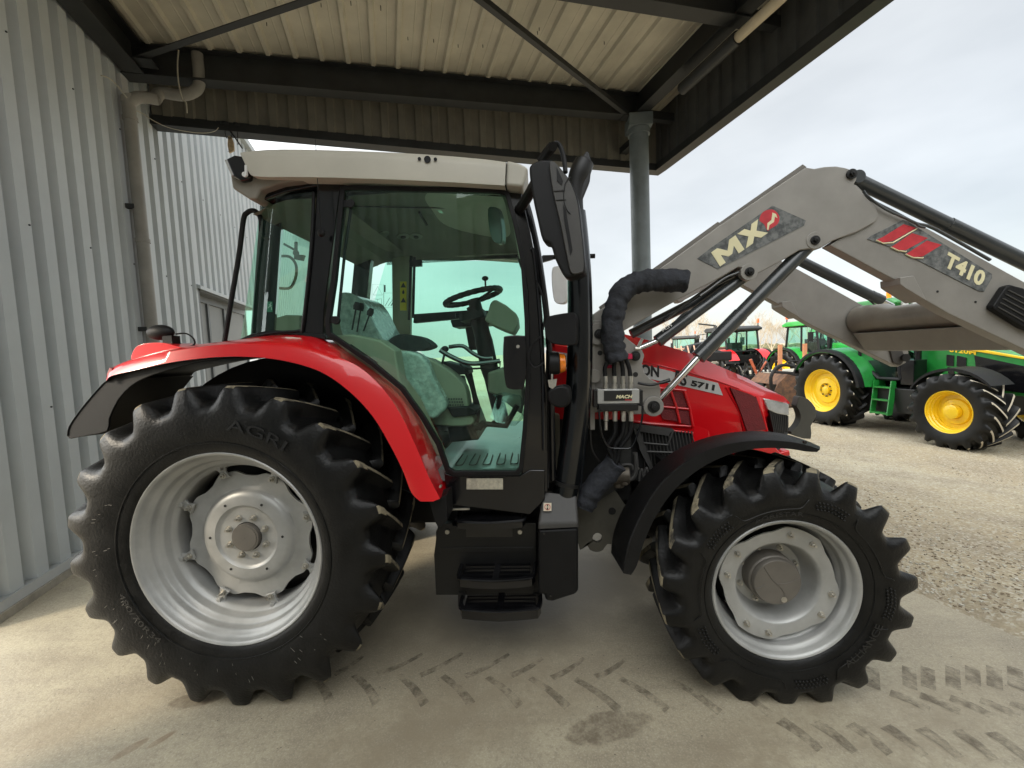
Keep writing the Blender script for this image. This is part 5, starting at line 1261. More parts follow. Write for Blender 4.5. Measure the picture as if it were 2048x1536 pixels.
# pins
for a, b, r, Y in ((1702, 349, 10, LY), (1629, 481, 9, LY), (1498, 544, 9, LY), (1198, 668, 10, LY-.04), (1270, 712, 10, LY-.04), (1307, 813, 12, LY-.04)):
    m = MB(); c = P(a, b, Y); rr = rad_at(r, Y, a, b); m.cyl(c, c-V((0, .012, 0)), rr, 24); m.cyl(c-V((0, .012, 0)), c-V((0, .024, 0)), rr*.62, 6); m.cyl(c-V((0, .024, 0)), c-V((0, .028, 0)), rr*.3, 12)
    m.build('pivot_pin', BLKM, red, bevel=.002)
for a, b, r in ((1629, 481, 17), (1498, 544, 17), (1197, 668, 22), (1307, 813, 20)):
    m = MB(); Y = LY if a > 1400 else LY-.04; c = P(a, b, Y+.002); m.cyl(c+V((0, .03, 0)), c-V((0, .006, 0)), rad_at(r, Y, a, b), 28); m.build('pin_boss', LOAD, red, bevel=.003)
# bracket plate
BP = [(1187, 640), (1200, 640), (1244, 669), (1284, 700), (1289, 711), (1284, 728), (1288, 745), (1300, 758), (1318, 766), (1321, 778), (1321, 815), (1314, 823), (1300, 828), (1262, 829), (1248, 822), (1186, 825)]
m = MB(); m.pp(BP, LY-.02, .04); m.pp([(1180, 655), (1190, 655), (1190, 860), (1180, 860)], LY-.03, .1); m.build('loader_bracket', LOAD, red, bevel=.004)
m = MB(); m.pp([(1245, 780), (1262, 780), (1262, 960), (1200, 1000), (1190, 985), (1240, 930)], LY+.08, .05); m.build('loader_leg', mat('leg_dark', (.03, .03, .028), .5), red)
for a, b in ((1200, 706), (1271, 749)):
    m = MB(); m.disc(P(a, b, LY-.021), nn, rad_at(5, LY, a, b), .001, 16); m.build('bracket_hole', DECB, red)
m = MB(); m.disc(P(1188, 752, LY-.02), nn, rad_at(13, LY, 1188, 752), .03, 28); m.build('bracket_boss', LOAD, red, bevel=.003)
m = MB(); m.prism(PL([(1274, 694), (1284, 676), (1288, 678), (1278, 697)], LY-.06), V((0, .02, 0))); m.tube(PL([(1270, 697), (1280, 697)], LY-.05), .012, 8); m.build('latch_pin', SILB, red)
m = MB(); m.tube(cat(PL([(1276, 766), (1300, 770), (1320, 766), (1340, 760)], LY-.05), 4), [.007]*9+[.010]*4, 8); m.build('lock_lever', BLKM, red)
rs2 = mat('red_cap', (.5, .01, .06), .5)
m = MB(); m.box(P(1254, 713, LY-.05), (.05, .04, .03)); m.box(P(1218, 733, LY-.05), (.05, .03, .018)); m.build('red_coupler', rs2, red, bevel=.004)
# cylinders
def hyd(a, c, e, rb_, rr, Y, nm='lift_cylinder', dy=0, lab=None, sleeve=None):
    A_, C_, E_ = [P(*q, Y)+V((0, dy, 0)) for q in (a, c, e)]
    d = (C_-A_).normalized()
    m = MB(); m.cyl(A_, C_, rb_, 28); m.cyl(C_-d*.05, C_+d*.012, rb_*1.13, 28)
    if sleeve: m.cyl(A_+(C_-A_)*sleeve, C_, rb_*1.09, 28)
    m.cyl(A_-V((0, rb_*1.1, 0)), A_+V((0, rb_*1.1, 0)), rb_*1.0, 20)
    cy = m.build(nm, CYLD, red, smooth=40, bevel=.002)
    m = MB(); m.cyl(C_, E_, rr, 20); m.build('piston_rod', CHR, cy)
    return cy
hyd((1621, 487), (1399, 712), (1306, 812), .037, .019, LY+.05, sleeve=.62)
cl = hyd((1491, 552), (1318, 680), (1266, 702), .031, .016, LY+.07, 'levelling_cylinder', sleeve=.72)
hyd((1708, 358), (2098, 548), (2150, 576), .034, .018, LY+.05, 'crowd_cylinder', sleeve=.48)
hyd((1708, 358), (2098, 548), (2134, 566), .034, .018, LY+.05, 'crowd_cylinder', dy=LDY, sleeve=.92)
hyd((1621, 487), (1399, 712), (1306, 812), .037, .019, LY+.05, dy=LDY)
text('PCH', 'lettering', WHT, cl, P(1326, 664, LY+.03), P(1344, 652, LY+.03), P(1323, 659, LY+.03), .001, .02, nrm=nn)
m = MB(); m.tube(PL([(1470, 545), (1385, 606), (1262, 668)], LY+.13), .028, 12); m.build('tie_rod', CYLD, red)
m = MB()
m.tube(cat(PL([(1726, 382), (1742, 400), (1790, 425), (1830, 446), (1870, 458), (1980, 520)], LY+.02), 4), .008, 8); m.tube(cat(PL([(1730, 388), (1770, 418), (1826, 443), (1838, 452), (1850, 455)], LY+.0), 4), .006, 8)
m.tube([p+V((0, LDY, 0)) for p in PL([(1760, 400), (1900, 470), (2060, 548), (2090, 572)], LY+.06)], .006, 8)
m.tube(cat(PL([(1480, 544), (1450, 556), (1420, 578), (1400, 592)], LY+.02), 4), .007, 8); m.tube(cat(PL([(1474, 548), (1440, 566), (1410, 580), (1330, 640)], LY+.09), 4), .007, 8)
m.split('hydraulic_line', CYLD, red)
# bucket link on far arm, carriage
for dy in (0, LDY):
    m = MB(); m.prism([p+V((0, dy, 0)) for p in PL([(2120, 660), (2150, 655), (2178, 722), (2162, 742), (2140, 735)], LY-.0)], V((0, .03, 0))); m.build('bucket_link', mat('link_dark', (.06, .055, .05), .5), red, bevel=.004)
for dy in (0, LDY):
    m = MB(); c = P(2166, 720, LY)+V((0, dy-.02, 0)); m.cyl(c, c-V((0, .02, 0)), .03, 20); m.build('pivot_pin', BLKM, red)

# hoses
def wrinkle(pts, r, amp, fr=26):
    out = []
    for i, p in enumerate(pts): out.append(r*(1+amp*math.sin(i*1.1+2*math.sin(i*.4))+amp*.6*math.sin(i*2.9)))
    return out
hy = .42
q = cat(PL([(1372, 562), (1340, 561), (1305, 561), (1272, 566), (1246, 582), (1233, 608), (1226, 640), (1225, 670), (1229, 700), (1236, 722)], hy), 6)
m = MB(); m.tube(q, wrinkle(q, .056, .055), 24)
for v in m.v:
    k_ = mnoise.noise(v*22)*.012+mnoise.noise(v*60)*.004; v += V((k_, k_*.6, k_*.8))
m.build('hose_sleeve', SLEEVE, red, smooth=80)
q = cat(PL([(1232, 925), (1215, 945), (1195, 968), (1178, 990), (1166, 1012)], hy+.04), 5)
m = MB(); m.tube(q, wrinkle(q, .062, .05), 22)
for v in m.v:
    k_ = mnoise.noise(v*18)*.012; v += V((k_, k_*.6, k_*.8))
m.build('hose_sleeve', SLEEVE, red, smooth=80)
hx = [1211, 1229, 1246, 1261]
for i, x in enumerate(hx):
    m = MB(); m.tube(cat(PL([(1222+i*9, 712), (x-1 if i < 3 else x-3, 735), (x, 756)], hy), 4), .0115, 12); m.build('hose', BLK, red)
    m = MB(); c = P(x, 752, hy); d = P(x, 780, hy); dd = d-c; m.cyl(c, c+dd*.45, .0125, 16); m.cyl(c+dd*.45, c+dd*.6, .010, 16); m.cyl(c+dd*.6, d, .015, 6); m.build('hose_fitting', SILB, red)
    m = MB(); c = P(x+1, 822, hy); d = P(x+1, 842, hy); dd = d-c; m.cyl(c, c+dd*.35, .014, 6); m.cyl(c+dd*.35, c+dd, .0125, 16)
    if i == 0: m.cyl(c+dd*1.1, c+dd*1.9, .009, 12)
    m.build('hose_fitting', SILB, red)
    if i or True:
        m = MB(); m.tube(cat(PL([(x+1, 842), (x+1-i*1, 868), (x-10-i*3, 893), (1218+i*6, 915), (1212+i*6, 935)], hy+.01), 4), .013, 12)
        if i: m.build('hose', BLK, red)
m = MB(); m.pp([(1195, 779), (1279, 778), (1279, 807), (1195, 808)], hy-.03, .06); cb = m.build('hydraulic_coupler', SILV, red, bevel=.004)
m = MB(); m.pp([(1208, 782), (1264, 781), (1264, 801), (1208, 802)], hy-.034, .004); m.build('coupler_label', DECB, cb)
text('MACH', 'lettering', CREAM, cb, P(1232, 797, hy-.0345), P(1263, 796.5, hy-.0345), P(1234, 790, hy-.0345), .001, .04, nrm=nn)
m = MB(); m.pp([(1250, 799), (1264, 799), (1264, 801), (1250, 801)], hy-.035, .001); m.build('label_stripe', DECR, cb)
m = MB(); m.pp([(1197, 809), (1277, 808), (1277, 821), (1197, 822)], hy-.03, .06); m.pp([(1187, 780), (1196, 780), (1196, 815), (1187, 815)], hy-.02, .05); m.pp([(1278, 780), (1286, 780), (1286, 812), (1278, 812)], hy-.02, .05); m.build('coupler_base', BLKM, red, bevel=.003)
m = MB(); m.tube(cat(PL([(1198, 818), (1200, 850), (1205, 872), (1214, 890), (1224, 896), (1245, 897), (1260, 896), (1268, 886), (1277, 862), (1284, 838), (1285, 812)], hy-.04), 4), .0055, 8); m.build('wire_guard', BLKG, red)

# front weight hook
m = MB(); m.pp(c2([(1599, 793), (1616, 798), (1631, 815), (1632, 834), (1622, 852), (1622, 878), (1590, 872), (1582, 864), (1592, 855), (1600, 842), (1601, 831), (1597, 819), (1593, 812), (1596, 802)], 2, True), .95, .06); m.build('front_hitch', mat('hitch_grey', (.075, .072, .06), .5), red, bevel=.004)
# ================================================================== OTHER TRACTORS (local frame: x forward, y to its left, z up)
def arc_pts(cx, cz, r, a0, a1, y, n=16): return [V((cx+r*math.cos(R_(a0+(a1-a0)*i/n)), y, cz+r*math.sin(R_(a0+(a1-a0)*i/n)))) for i in range(n+1)]
def make_tractor(name, label, cat_, paint, rimc, loc, head, roofc=None, hi=True, group=None, dust=TYRED, scale=1, stripe=None, hood=True):
    roofc = roofc or paint
    rt = thing(name, label, cat_, (0, 0, 0), group)
    RR, RF, WB, WW = .84, .67, 2.6, 2.36
    nl = 20 if hi else 16
    for y0, sg in ((0, 1), (WW, -1)):
        wh, pt, bolt = make_wheel(rt, 'rear_wheel', 0, RR-.01, y0, sg, RR, .5, .5, nl, 'rear', rimc, detail=False, dust=dust, th_deg=18)
        if hi or sg == 1:
            rear_disc_simple(wh, 0, RR-.01, y0, sg, .5, rimc, .12)
        wh, pt, bolt = make_wheel(rt, 'front_wheel', WB, RF-.01, y0+sg*.03, sg, RF, .375, .46, nl-2, 'front', rimc, detail=False, dust=dust, th_deg=22)
        rear_disc_simple(wh, WB, RF-.01, y0+sg*.03, sg, .375, rimc, .14, hubr=.12, out=.06)
    yc = WW/2
    m = MB(); m.box((1.3, yc, .85), (2.9, .5, .5)); m.box((2.6, yc, .62), (.2, 1.7, .16)); m.cyl((0, .3, RR), (0, WW-.3, RR), .16, 16); m.box((1.2, .62, .72), (1.1, .5, .5)); m.box((1.2, WW-.62, .72), (1.1, .5, .5)); m.build('chassis', BLKM, rt, bevel=.02)
    for y0, y1 in ((.02, .62), (WW-.02, WW-.62)):
        m = MB(); o = arc_pts(0, RR, .95, 150, 8, y0, 20); i_ = arc_pts(0, RR, .97, 150, 8, (y0+y1)/2, 20); e = arc_pts(0, RR, .98, 150, 8, y1, 20)
        m.loft([o, i_, e]); m.loft([[p+V((0, 0, 0)) for p in o], arc_pts(0, RR, .88, 150, 8, y0+(.01 if y1 > y0 else -.01), 20)])
        m.build('fender', paint, rt, smooth=50)
        m = MB(); m.loft([arc_pts(0, RR, .90, 158, 8, y0-.03*(1 if y1 > y0 else -1), 20), arc_pts(0, RR, .96, 158, 8, y0-.02*(1 if y1 > y0 else -1), 20), arc_pts(0, RR, .96, 158, 8, y0+.1*(1 if y1 > y0 else -1), 20), arc_pts(0, RR, .90, 158, 8, y0+.6*(1 if y1 > y0 else -1), 20)]); m.build('fender_lip', BLK, rt, smooth=50)
        m = MB(); o = arc_pts(WB, RF, .76, 150, 40, y0+.03*(1 if y1 > y0 else -1), 12); e = arc_pts(WB, RF, .78, 150, 40, y0+.45*(1 if y1 > y0 else -1), 12); m.loft([[p-V((0, 0, .05)) for p in o], o, e]); m.build('front_fender', BLK, rt, smooth=50)
    # cab
    c0, c1, ya, yb_, z0, z1 = -.25, 1.35, .42, WW-.42, 1.15, 2.62
    m = MB()
    def bar(a, b, s=.07): 
        d = (V(b)-V(a)).normalized(); m.tube([a, b], s*.6, 6)
    for y in (ya, yb_):
        bar((c0, y, 1.7), (c0+.12, y, z1)); bar((.55, y, 1.5), (.55, y, z1), .06); bar((c1+.1, y, z0), (c1-.12, y, z1)); bar((c0, y, z1), (c1-.1, y, z1)); bar((.55, y, 1.5), (1.0, y, z0)); bar((1.0, y, z0), (c1+.1, y, z0)); bar((c0, y, 1.7), (.55, y, 1.55))
    for x, z in ((c0+.12, z1), (c1-.12, z1), (c1+.1, 1.5), (c0, 1.7)): bar((x, ya, z), (x, yb_, z))
    m.box((.5, yc, 1.35), (1.6, yb_-ya-.1, .35)); m.box((.35, yc, 1.75), (.45, .5, .7))
    m.build('cab_frame', BLK, rt)
    m = MB()
    for y in (ya+.01, yb_-.01): m.add([(c0, y, 1.7), (c0+.12, y, z1), (c1-.12, y, z1), (c1+.1, y, z0), (1.0, y, z0), (.55, y, 1.5)], [(0, 1, 2, 3, 4, 5)])
    m.add([(c0, ya, 1.7), (c0+.12, ya, z1), (c0+.12, yb_, z1), (c0, yb_, 1.7)], [(0, 1, 2, 3)]); m.add([(c1+.1, ya, 1.4), (c1-.12, ya, z1), (c1-.12, yb_, z1), (c1+.1, yb_, 1.4)], [(0, 1, 2, 3)])
    m.build('glass', GLS, rt)
    m = MB(); m.prism([(c0-.12, ya-.08, z1), (c1-.02, ya-.08, z1), (c1+.06, ya-.08, z1+.1), (c1-.1, ya-.08, z1+.2), (c0+.1, ya-.08, z1+.2), (c0-.15, ya-.08, z1+.1)], V((0, yb_-ya+.16, 0))); rf = m.build('roof', roofc, rt, bevel=.04, seg=3)
    m = MB()
    for y in [ya+.1+i*.22 for i in range(6)]: m.box((c1+.05, y, z1+.06), (.05, .14, .08))
    m.build('roof_lights', LAMP, rf, bevel=.01)
    for y in (ya, yb_):
        m = MB(); m.cyl((c0+.05, y, z1+.18), (c0+.05, y, z1+.32), .02, 8); b = m.build('beacon_stem', BLK, rt); m = MB(); m.cyl((c0+.05, y, z1+.32), (c0+.05, y, z1+.46), .055, 12); m.sphere((c0+.05, y, z1+.46), .055, 10); m.build('beacon', ORNR if not hi else ORNG, rt)
        s = -1 if y == ya else 1
        m = MB(); m.tube([(c1, y, z1-.05), (c1+.1, y+s*.35, z1-.1), (c1+.1, y+s*.42, z1-.3)], .018, 6); m.box((c1+.1, y+s*.42, z1-.45), (.06, .2, .36)); m.build('wing_mirror', BLK, rt, bevel=.01)
    # ladder
    for s, y in ((1, .2), (-1, WW-.2)):
        m = MB()
        for x in (1.02, 1.38): m.hexa([V((x, y-.02, .42)), V((x+.02, y-.02, .42)), V((x+.02, y+.1, .42)), V((x, y+.1, .42))], [V((x-.03, y+.1, 1.12)), V((x-.01, y+.1, 1.12)), V((x-.01, y+.22, 1.12)), V((x-.03, y+.22, 1.12))])
        for z in (.45, .72, .98): m.box((1.2, y+.05+(z-.45)*.17, z), (.36, .14, .03))
        m.build('ladder', paint if hi else BLK, rt)
    # exhaust
    m = MB(); m.cyl((1.6, .62, 1.0), (1.58, .62, 2.35), .06, 14); m.box((1.58, .55, 1.3), (.25, .3, .5)); m.build('exhaust', BLKG, rt, bevel=.01)
    # bonnet
    if hood:
        ym, hw = yc, .40
        prof = [(1.45, 1.92), (1.9, 1.90), (2.5, 1.80), (3.0, 1.66), (3.35, 1.50), (3.48, 1.30), (3.50, 1.02), (3.42, .92), (1.5, 1.0)]
        m = MB(); m.prism([(a, ym-hw, b) for a, b in prof], V((0, 2*hw, 0))); m.build('bonnet', paint, rt, bevel=.09, seg=4)
        for s in (-1, 1):
            Y = ym+s*(hw+.004)
            m = MB(); m.prism([(a, Y, b) for a, b in [(2.42, 1.62), (3.28, 1.40), (3.40, 1.2), (3.40, .98), (2.5, 1.05)]], V((0, s*.01, 0))); m.build('side_screen', BLKG, rt)
            m = MB()
            for q in ([(1.98, 1.64), (2.1, 1.62), (2.1, 1.42), (1.98, 1.43)], [(2.15, 1.62), (2.3, 1.58), (2.3, 1.4), (2.15, 1.42)], [(2.0, 1.40), (2.1, 1.39), (2.14, 1.1), (2.04, 1.12)], [(2.15, 1.39), (2.32, 1.37), (2.38, 1.06), (2.2, 1.1)]): m.prism([(a, Y, b) for a, b in q], V((0, s*.008, 0)))
            m.build('vent', BLKG, rt)
            if stripe:
                m = MB(); m.prism([(a, Y-s*.03, b) for a, b in [(1.9, 1.80), (2.1, 1.83), (3.25, 1.56), (3.28, 1.52)]], V((0, s*.045, 0))); m.build('bonnet_stripe', stripe, rt, bevel=.01)
        if stripe: text('6120M', 'lettering', stripe, rt, V((2.02, ym-hw-.006, 1.69)), V((2.44, ym-hw-.006, 1.63)), V((2.02, ym-hw-.006, 1.775)), .003, .03, nrm=V((0, -1, 0)))
        m = MB(); m.box((3.49, ym, 1.2), (.06, .62, .42)); m.build('front_grille', BLKG, rt, bevel=.01)
        for s in (-1, 1): m = MB(); m.box((3.43, ym+s*.27, 1.42), (.12, .18, .10)); m.build('headlight', LAMP, rt, bevel=.02)
        m = MB(); m.box((3.4, ym, .75), (.7, .5, .42)); m.box((3.72, ym, .7), (.12, .75, .5)); m.build('front_bracket', paint if hi else BLKM, rt, bevel=.03)
    m = MB()   # rear hitch
    m.box((-.45, yc, .8), (.4, .5, .5)); m.tube([(-.5, yc-.35, .5), (-1.0, yc-.4, .45)], .035, 8); m.tube([(-.5, yc+.35, .5), (-1.0, yc+.4, .45)], .035, 8); m.tube([(-.4, yc-.3, 1.1), (-.9, yc-.38, .48)], .02, 8); m.tube([(-.4, yc+.3, 1.1), (-.9, yc+.38, .48)], .02, 8); m.tube([(-.4, yc, 1.05), (-.95, yc, .95)], .03, 8)
    m.build('rear_linkage', STL, rt)
    rt.location = loc; rt.rotation_euler = (0, 0, head); rt.scale = (scale,)*3
    return rt
def rear_disc_simple(wh, cx, cz, y0, sg, rf, rimm, dep, hubr=.09, out=0):
    m = MB(); m.lathe([(rf*.84, dep+.05), (rf*.80, dep+.03), (rf*.62, dep+.03), (rf*.57, dep), (rf*.35, dep-.01), (rf*.30, dep+.03), (.0, dep+.03)], cx, cz, y0, sg, 48); m.build('centre_disc', rimm, wh, smooth=40)
    m = MB(); m.lathe([(hubr*1.05, dep+.03), (hubr, dep-.03-out), (hubr*.85, dep-.04-out), (0, dep-.04-out)], cx, cz, y0, sg, 32); m.build('hub', rimm, wh, smooth=40)
    m = MB()
    for i in range(8):
        a = 2*math.pi*i/8; c = V((cx+rf*.27*math.cos(a), y0+sg*(dep+.02), cz+rf*.27*math.sin(a))); m.cyl(c, c-V((0, sg*.03, 0)), .016, 6)
    m.split('wheel_nut', STL, wh)

TAN = mat('tread_sunbleached', (.46, .41, .32), .8)
make_tractor('green_tractor', 'green tractor with yellow wheels and 6120M on its bonnet standing on the gravel', 'tractor', mat('green_muted', (.014, .20, .032), .35, coat=.6, var=.15), YELP, V((8.175, 8.466, -.385)), -1.403, dust=TAN, stripe=YELP)
def gpos(px, depth, dz=0):
    p = CAM+ray(px, 690)*depth; return V((p.x, p.y, yard_z(p.x, p.y)+dz))
DIRT = mat('tread_dirt', (.50, .45, .34), .9)
make_tractor('red_tractor', 'small distant red tractor seen from behind under the grey loader arm', 'tractor', RED, SILV, gpos(1527, 19, .0), R_(100), roofc=STL, hi=False, dust=DIRT)
make_tractor('green_tractor', 'distant green tractor with lamps along its roof behind the yellow wheeled one', 'tractor', GREEN, YELP, gpos(1562, 17, .0), R_(-80), hi=False)
make_tractor('blue_tractor', 'distant blue tractor with orange beacons seen through the cab glass', 'tractor', BLUEP, SILV, gpos(675, 20, .0), R_(-60), hi=False)

make_tractor('red_tractor', 'most distant red tractor far left beyond the cultivator frame', 'tractor', RED, SILV, gpos(1404, 30, .0), R_(60), roofc=STL, hi=False, dust=DIRT)
make_tractor('green_tractor', 'farthest green tractor between the brown stakes and the loader arm', 'tractor', GREEN, YELP, gpos(1610, 26, .0), R_(-100), hi=False)
# implements between the tractors
def frame_of(px, d): 
    p = gpos(px, d); dirx = CR.copy(); dirx.z = 0; dirx.normalize(); return p, dirx, V((-dirx.y, dirx.x, 0))
p, dx, dy = frame_of(1572, 12.6)
bk = thing('bucket', 'rusty and black loader bucket standing left of the green tractor rear wheel', 'bucket', p)
m = MB(); q = [(-.55, 0), (-.1, .02), (.25, .05), (.32, .5), (.30, .95), (.05, 1.02), (-.25, .72)]
m.prism([p+dx*a+ZV*b for a, b in q], dy*.03); m.build('side_plate', RUST, bk)
m = MB(); m.loft([[p+dx*a+ZV*b+dy*.03 for a, b in q], [p+dx*a+ZV*b+dy*1.5 for a, b in q]]); m.build('shell', RUST, bk)
m = MB(); m.prism([p+dx*(a)+ZV*b for a, b in [(.30, .25), (.70, .28), (.78, .7), (.62, 1.05), (.30, 1.08)]], dy*1.2); m.build('quick_hitch', BLK, bk, bevel=.03)
m = MB(); m.prism([p+dx*a+ZV*b-dy*.01 for a, b in [(.36, .72), (.52, .72), (.52, .95), (.36, .95)]], dy*.02); m.build('yellow_sticker', YEL, bk)
m = MB(); m.tube(cat([p+dx*a+ZV*b for a, b in [(-.4, .5), (-.45, .95), (-.25, 1.25), (0, 1.3), (.2, 1.25)]], 4), .05, 8); m.tube(cat([p+dx*a+ZV*b for a, b in [(0, 1.3), (.35, 1.2), (.7, .95), (.95, .75)]], 4), .03, 8); m.tube(cat([p+dx*a+ZV*b+dy*.3 for a, b in [(-.1, 1.15), (.35, 1.4), (.75, 1.3), (1.0, 1.0)]], 4), .025, 8); m.build('hose', BLK, bk)
m = MB(); m.box(p+dx*.85+ZV*.4+dy*.3, (.35, .5, .7)); m.cyl(p+dx*.85+ZV*.28-dy*.1, p+dx*.85+ZV*.28+dy*.2, .26, 20); m.cyl(p+dx*.3+ZV*.12, p+dx*.3+ZV*.12+dy*.5, .12, 14); m.build('drive_unit', BLKM, bk, bevel=.03)
p, dx, dy = frame_of(1570, 15)
tr = thing('flat_trailer', 'flat trailer with two rust brown stakes standing behind the rusty bucket', 'trailer', p)
m = MB(); m.box(p+ZV*.95, (2.2, 1.6, .10), Matrix.Rotation(math.atan2(dx.y, dx.x), 3, 'Z')); m.build('bed', mat('bed_grey', (.32, .31, .27), .8), tr)
for s in (-.62, .22):
    m = MB(); m.box(p+dx*s-dy*.7+ZV*1.45, (.11, .08, .95)); m.build('stake', mat('stake_rust', (.34, .15, .075), .8), tr)
m = MB(); m.box(p+ZV*.7, (2.0, .8, .35), Matrix.Rotation(math.atan2(dx.y, dx.x), 3, 'Z')); m.build('chassis', BLKM, tr)
for s in (-.6, .4):
    m = MB(); m.cyl(p+dx*s-dy*.8+ZV*.36, p+dx*s-dy*.55+ZV*.36, .36, 20); m.build('wheel', TYRE, tr)
p, dx, dy = frame_of(1362, 15)
hr = thing('cultivator', 'pinkish brown tubular cultivator frame on the yard behind the red bonnet', 'cultivator', p)
m = MB(); s3 = random.Random(4)
for i in range(5): m.tube([p+dx*(-1.1+.1*i)+ZV*(1.15+.2*i)+dy*(i*.3), p+dx*(1.0-.1*i)+ZV*(1.05+.21*i)+dy*(i*.3)], .035, 6)
for i in range(9): a = -1+.24*i; m.tube([p+dx*a+ZV*1.05, p+dx*(a+.12)+ZV*2.0+dy*.8], .025, 6)
m.build('frame', mat('implement_pink', (.42, .24, .17), .7), hr)
m = MB()
for i in range(10): a = -1.0+.22*i; m.tube(cat([p+dx*a+ZV*1.15, p+dx*(a-.16)+ZV*.6, p+dx*(a+.05)+ZV*.1], 4), .022, 6)
m.build('tines', STL, hr)
p, dx, dy = frame_of(1408, 16)
hm = thing('mower', 'black folded mower standing beside the cultivator frame', 'mower', p)
p = p+ZV*.62; m = MB(); m.box(p+ZV*.95+dx*.1, (1.5, .9, .35)); m.prism([p+dx*a+ZV*b for a, b in [(-.6, 1.1), (.5, 1.15), (.75, 1.45), (.3, 1.55), (-.5, 1.4)]], dy*.6); m.build('deck', BLK, hm, bevel=.05)
m = MB(); m.tube([p+dx*.2+ZV*1.4, p+dx*.45+ZV*2.1], .06, 8); m.tube([p+dx*.45+ZV*2.1, p+dx*-.2+ZV*2.2], .03, 8); m.tube([p+dx*-.3+ZV*.9, p+dx*-.3-ZV*.6], .05, 8); m.tube([p+dx*.6+ZV*.9, p+dx*.6-ZV*.6], .05, 8); m.build('arm', STL, hm)

for px, d, lb, sd_ in ((1515, 14.5, 'dark tined implement low behind the end of the red bonnet', 3), (1545, 22, 'dark folded implement between the distant red and green tractors', 5)):
    p, dx, dy = frame_of(px, d); rs = random.Random(sd_)
    im = thing('implement', lb, 'implement', p)
    m = MB(); m.box(p+ZV*.8, (1.3, .3, .18), Matrix.Rotation(math.atan2(dx.y, dx.x), 3, 'Z'))
    for i in range(12):
        a = -.65+.12*i; m.tube(cat([p+dx*a+ZV*.8, p+dx*(a+rs.uniform(-.1, .1))+ZV*rs.uniform(1.0, 1.5)+dy*rs.uniform(-.3, .3), p+dx*(a+rs.uniform(-.2, .2))+ZV*rs.uniform(.5, 1.2)+dy*rs.uniform(-.3, .3)], 3), rs.uniform(.02, .045), 6)
    m.build('frame', BLKM, im)
    m = MB()
    for i in range(8): a = -.6+.17*i; m.tube(cat([p+dx*a+ZV*.8, p+dx*(a-.1)+ZV*.4, p+dx*(a+.08)+ZV*.03], 3), .025, 6)
    m.build('tines', STL, im)
    m = MB(); m.tube([p+ZV*.9, p+ZV*1.45-dx*.25], .05, 8); m.tube([p+ZV*.9, p+ZV*1.35+dx*.3], .035, 8); m.build('linkage', mat('link_orange', (.30, .07, .03), .6) if sd_ == 3 else SILB, im)
# bare trees on the horizon
BARK = mat('bare_twigs', (.33, .28, .21), .9, var=.15, nscale=1)
names = ['first', 'second', 'third', 'fourth', 'fifth', 'sixth', 'seventh', 'eighth', 'ninth']
specs = [(1352, 62, 8.0), (1384, 70, 9.5), (1404, 64, 8.2), (1432, 75, 8.0), (1478, 66, 7.0), (1520, 70, 8.8), (1543, 62, 7.4), (1575, 74, 7.5), (1618, 68, 8.4)]
for i, (px, d, h) in enumerate(specs):
    p = gpos(px, d, -.3); rs = random.Random(50+i)
    t = thing('bare_tree', '%s bare leafless tree from the left in the row on the horizon' % names[i], 'tree', p, 'bare trees on the horizon')
    mt = MB(); mt.tube([p, p+V((.1, 0, h*.18)), p+V((.0, .1, h*.34))], [.15, .11, .07], 8); mt.build('trunk', BARK, t)
    mc = MB()
    def br(a, dirv, ln, r, lev):
        b = a+dirv*ln; mc.tube([a, a+dirv*ln*.5+V((rs.uniform(-.06, .06)*ln, 0, 0)), b], [r, r*.8, r*.55], 3 if lev > 1 else 5, caps=False)
        if lev < 5:
            for k in range(3 if lev < 4 else 4):
                nd = (dirv+V((rs.uniform(-.62, .62), rs.uniform(-.62, .62), rs.uniform(.0, .45)))).normalized(); br(a+dirv*ln*rs.uniform(.5, 1), nd, ln*rs.uniform(.6, .82), max(r*.5, .009), lev+1)
    for k in range(5):
        an = k*1.26+rs.random(); br(p+V((0, 0, h*rs.uniform(.12, .3))), V((math.cos(an)*.5, math.sin(an)*.5, 1)).normalized(), h*.25, .055, 1)
    mc.build('crown', BARK, t, smooth=0)
# hedge strip far away
m = MB(); rs = random.Random(9)
a = gpos(1300, 78); b = gpos(2040, 70)
for i in range(420):
    t = rs.random(); c = a+(b-a)*t+V((rs.uniform(-2, 2), rs.uniform(-2, 2), 0)); c.z = yard_z(c.x, c.y)+rs.uniform(.2, 1.3); r = rs.uniform(.5, 1.1)
    n0 = len(m.v); m.sphere(c, r, 8, sc=(1.3, 1.3, .8))
    for v in m.v[n0:]: v += V([mnoise.noise(v*1.7+V((k*9, 0, 0)))*.5 for k in range(3)])
tag(m.build('hedge', mat('hedge_brown', (.17, .15, .08), .95, col2=(.07, .075, .04), nscale=2), smooth=0), 'low brown winter hedge along the far edge of the yard', 'hedge', kind='stuff')

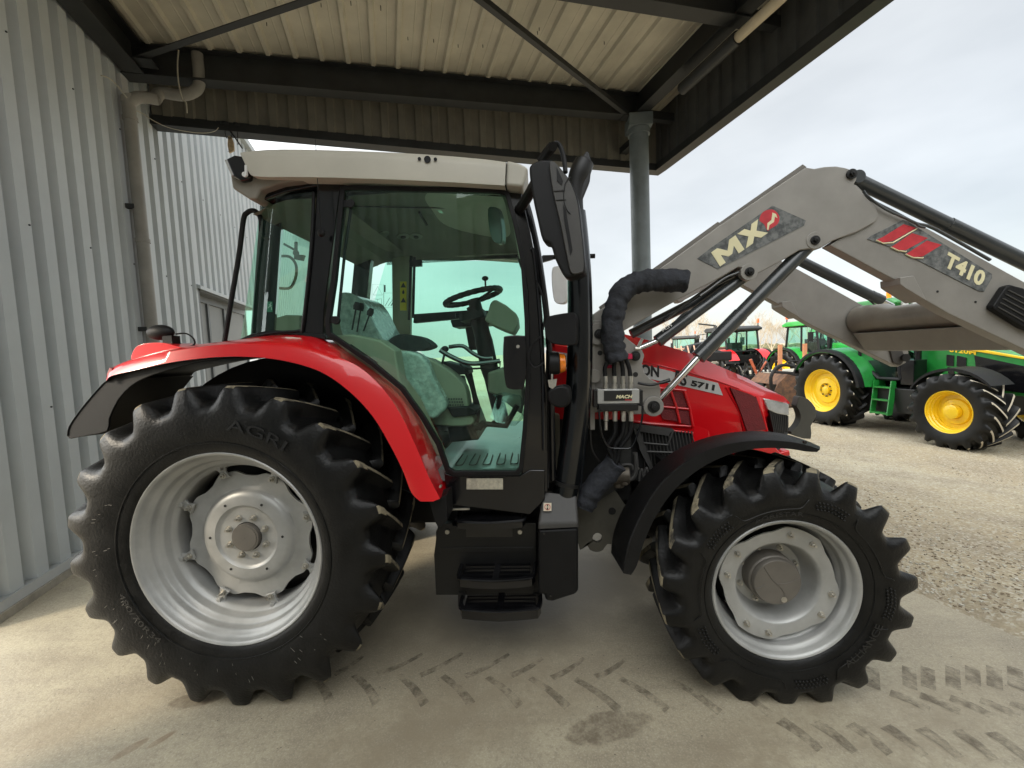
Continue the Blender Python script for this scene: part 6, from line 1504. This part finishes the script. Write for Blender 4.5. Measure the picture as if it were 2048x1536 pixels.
# ================================================================== MARKS ON THE FLOOR
def marks():
    mtl = bpy.data.materials.new('damp_mark'); mtl.use_nodes = True; nt = mtl.node_tree; L = nt.links.new
    b = nt.nodes['Principled BSDF']; b.inputs['Base Color'].default_value = (.13, .105, .075, 1); b.inputs['Roughness'].default_value = .7
    tcn = N(nt, 'ShaderNodeTexCoord'); n = N(nt, 'ShaderNodeTexNoise'); n.inputs['Scale'].default_value = 15; n.inputs['Detail'].default_value = 9; n.inputs['Roughness'].default_value = .72; L(tcn.outputs['Object'], n.inputs[0])
    r = N(nt, 'ShaderNodeMapRange'); r.inputs['From Min'].default_value = .40; r.inputs['From Max'].default_value = .62; r.inputs['To Min'].default_value = .0; r.inputs['To Max'].default_value = .52; L(n.outputs[0], r.inputs[0])
    L(r.outputs[0], b.inputs['Alpha'])
    m = MB(); z = .0035
    def bar(a, b, w0, w1, c=0):
        A_, B_ = G(*a, z), G(*b, z); d = (B_-A_); s = V((-d.y, d.x, 0)).normalized()
        pts = [A_+d*t+s*c*math.sin(math.pi*t) for t in (0, .25, .5, .75, 1)]; ws = [w0+(w1-w0)*t for t in (0, .25, .5, .75, 1)]
        m.loft([[p-s*w/2 for p, w in zip(pts, ws)], [p+s*w/2 for p, w in zip(pts, ws)]])
    for a, b in (((630, 1362), (659, 1405)), ((708, 1350), (754, 1407)), ((797, 1350), (850, 1409)), ((885, 1352), (943, 1409)), ((975, 1354), (1040, 1412)), ((1060, 1356), (1135, 1414)), ((1150, 1358), (1238, 1420)), ((1240, 1356), (1335, 1420)), ((1345, 1362), (1440, 1425)), ((1440, 1362), (1540, 1428))): bar(a, b, .032, .045, .012)
    for a, b in (((668, 1349), (726, 1312)), ((754, 1349), (845, 1308)), ((840, 1351), (925, 1306)), ((930, 1353), (1018, 1308)), ((1022, 1351), (1085, 1316)), ((1104, 1356), (1168, 1316)), ((1192, 1354), (1248, 1320))): bar(a, b, .038, .022, -.010)
    for i, x in enumerate((1745, 1818, 1855, 1905, 1945, 1988, 2030)): bar((x, 1335), (x+2, 1376), .05, .05)
    for i in range(7): bar((1560+i*70, 1440+i*4), (1640+i*70, 1500+i*4), .06, .04, .01)
    for i in range(6): bar((1780+i*60, 1385+i*5), (1860+i*60, 1420+i*5), .05, .05, .01)
    o = m.build('tyre_marks', mtl, smooth=0); tag(o, kind='structure')
marks()
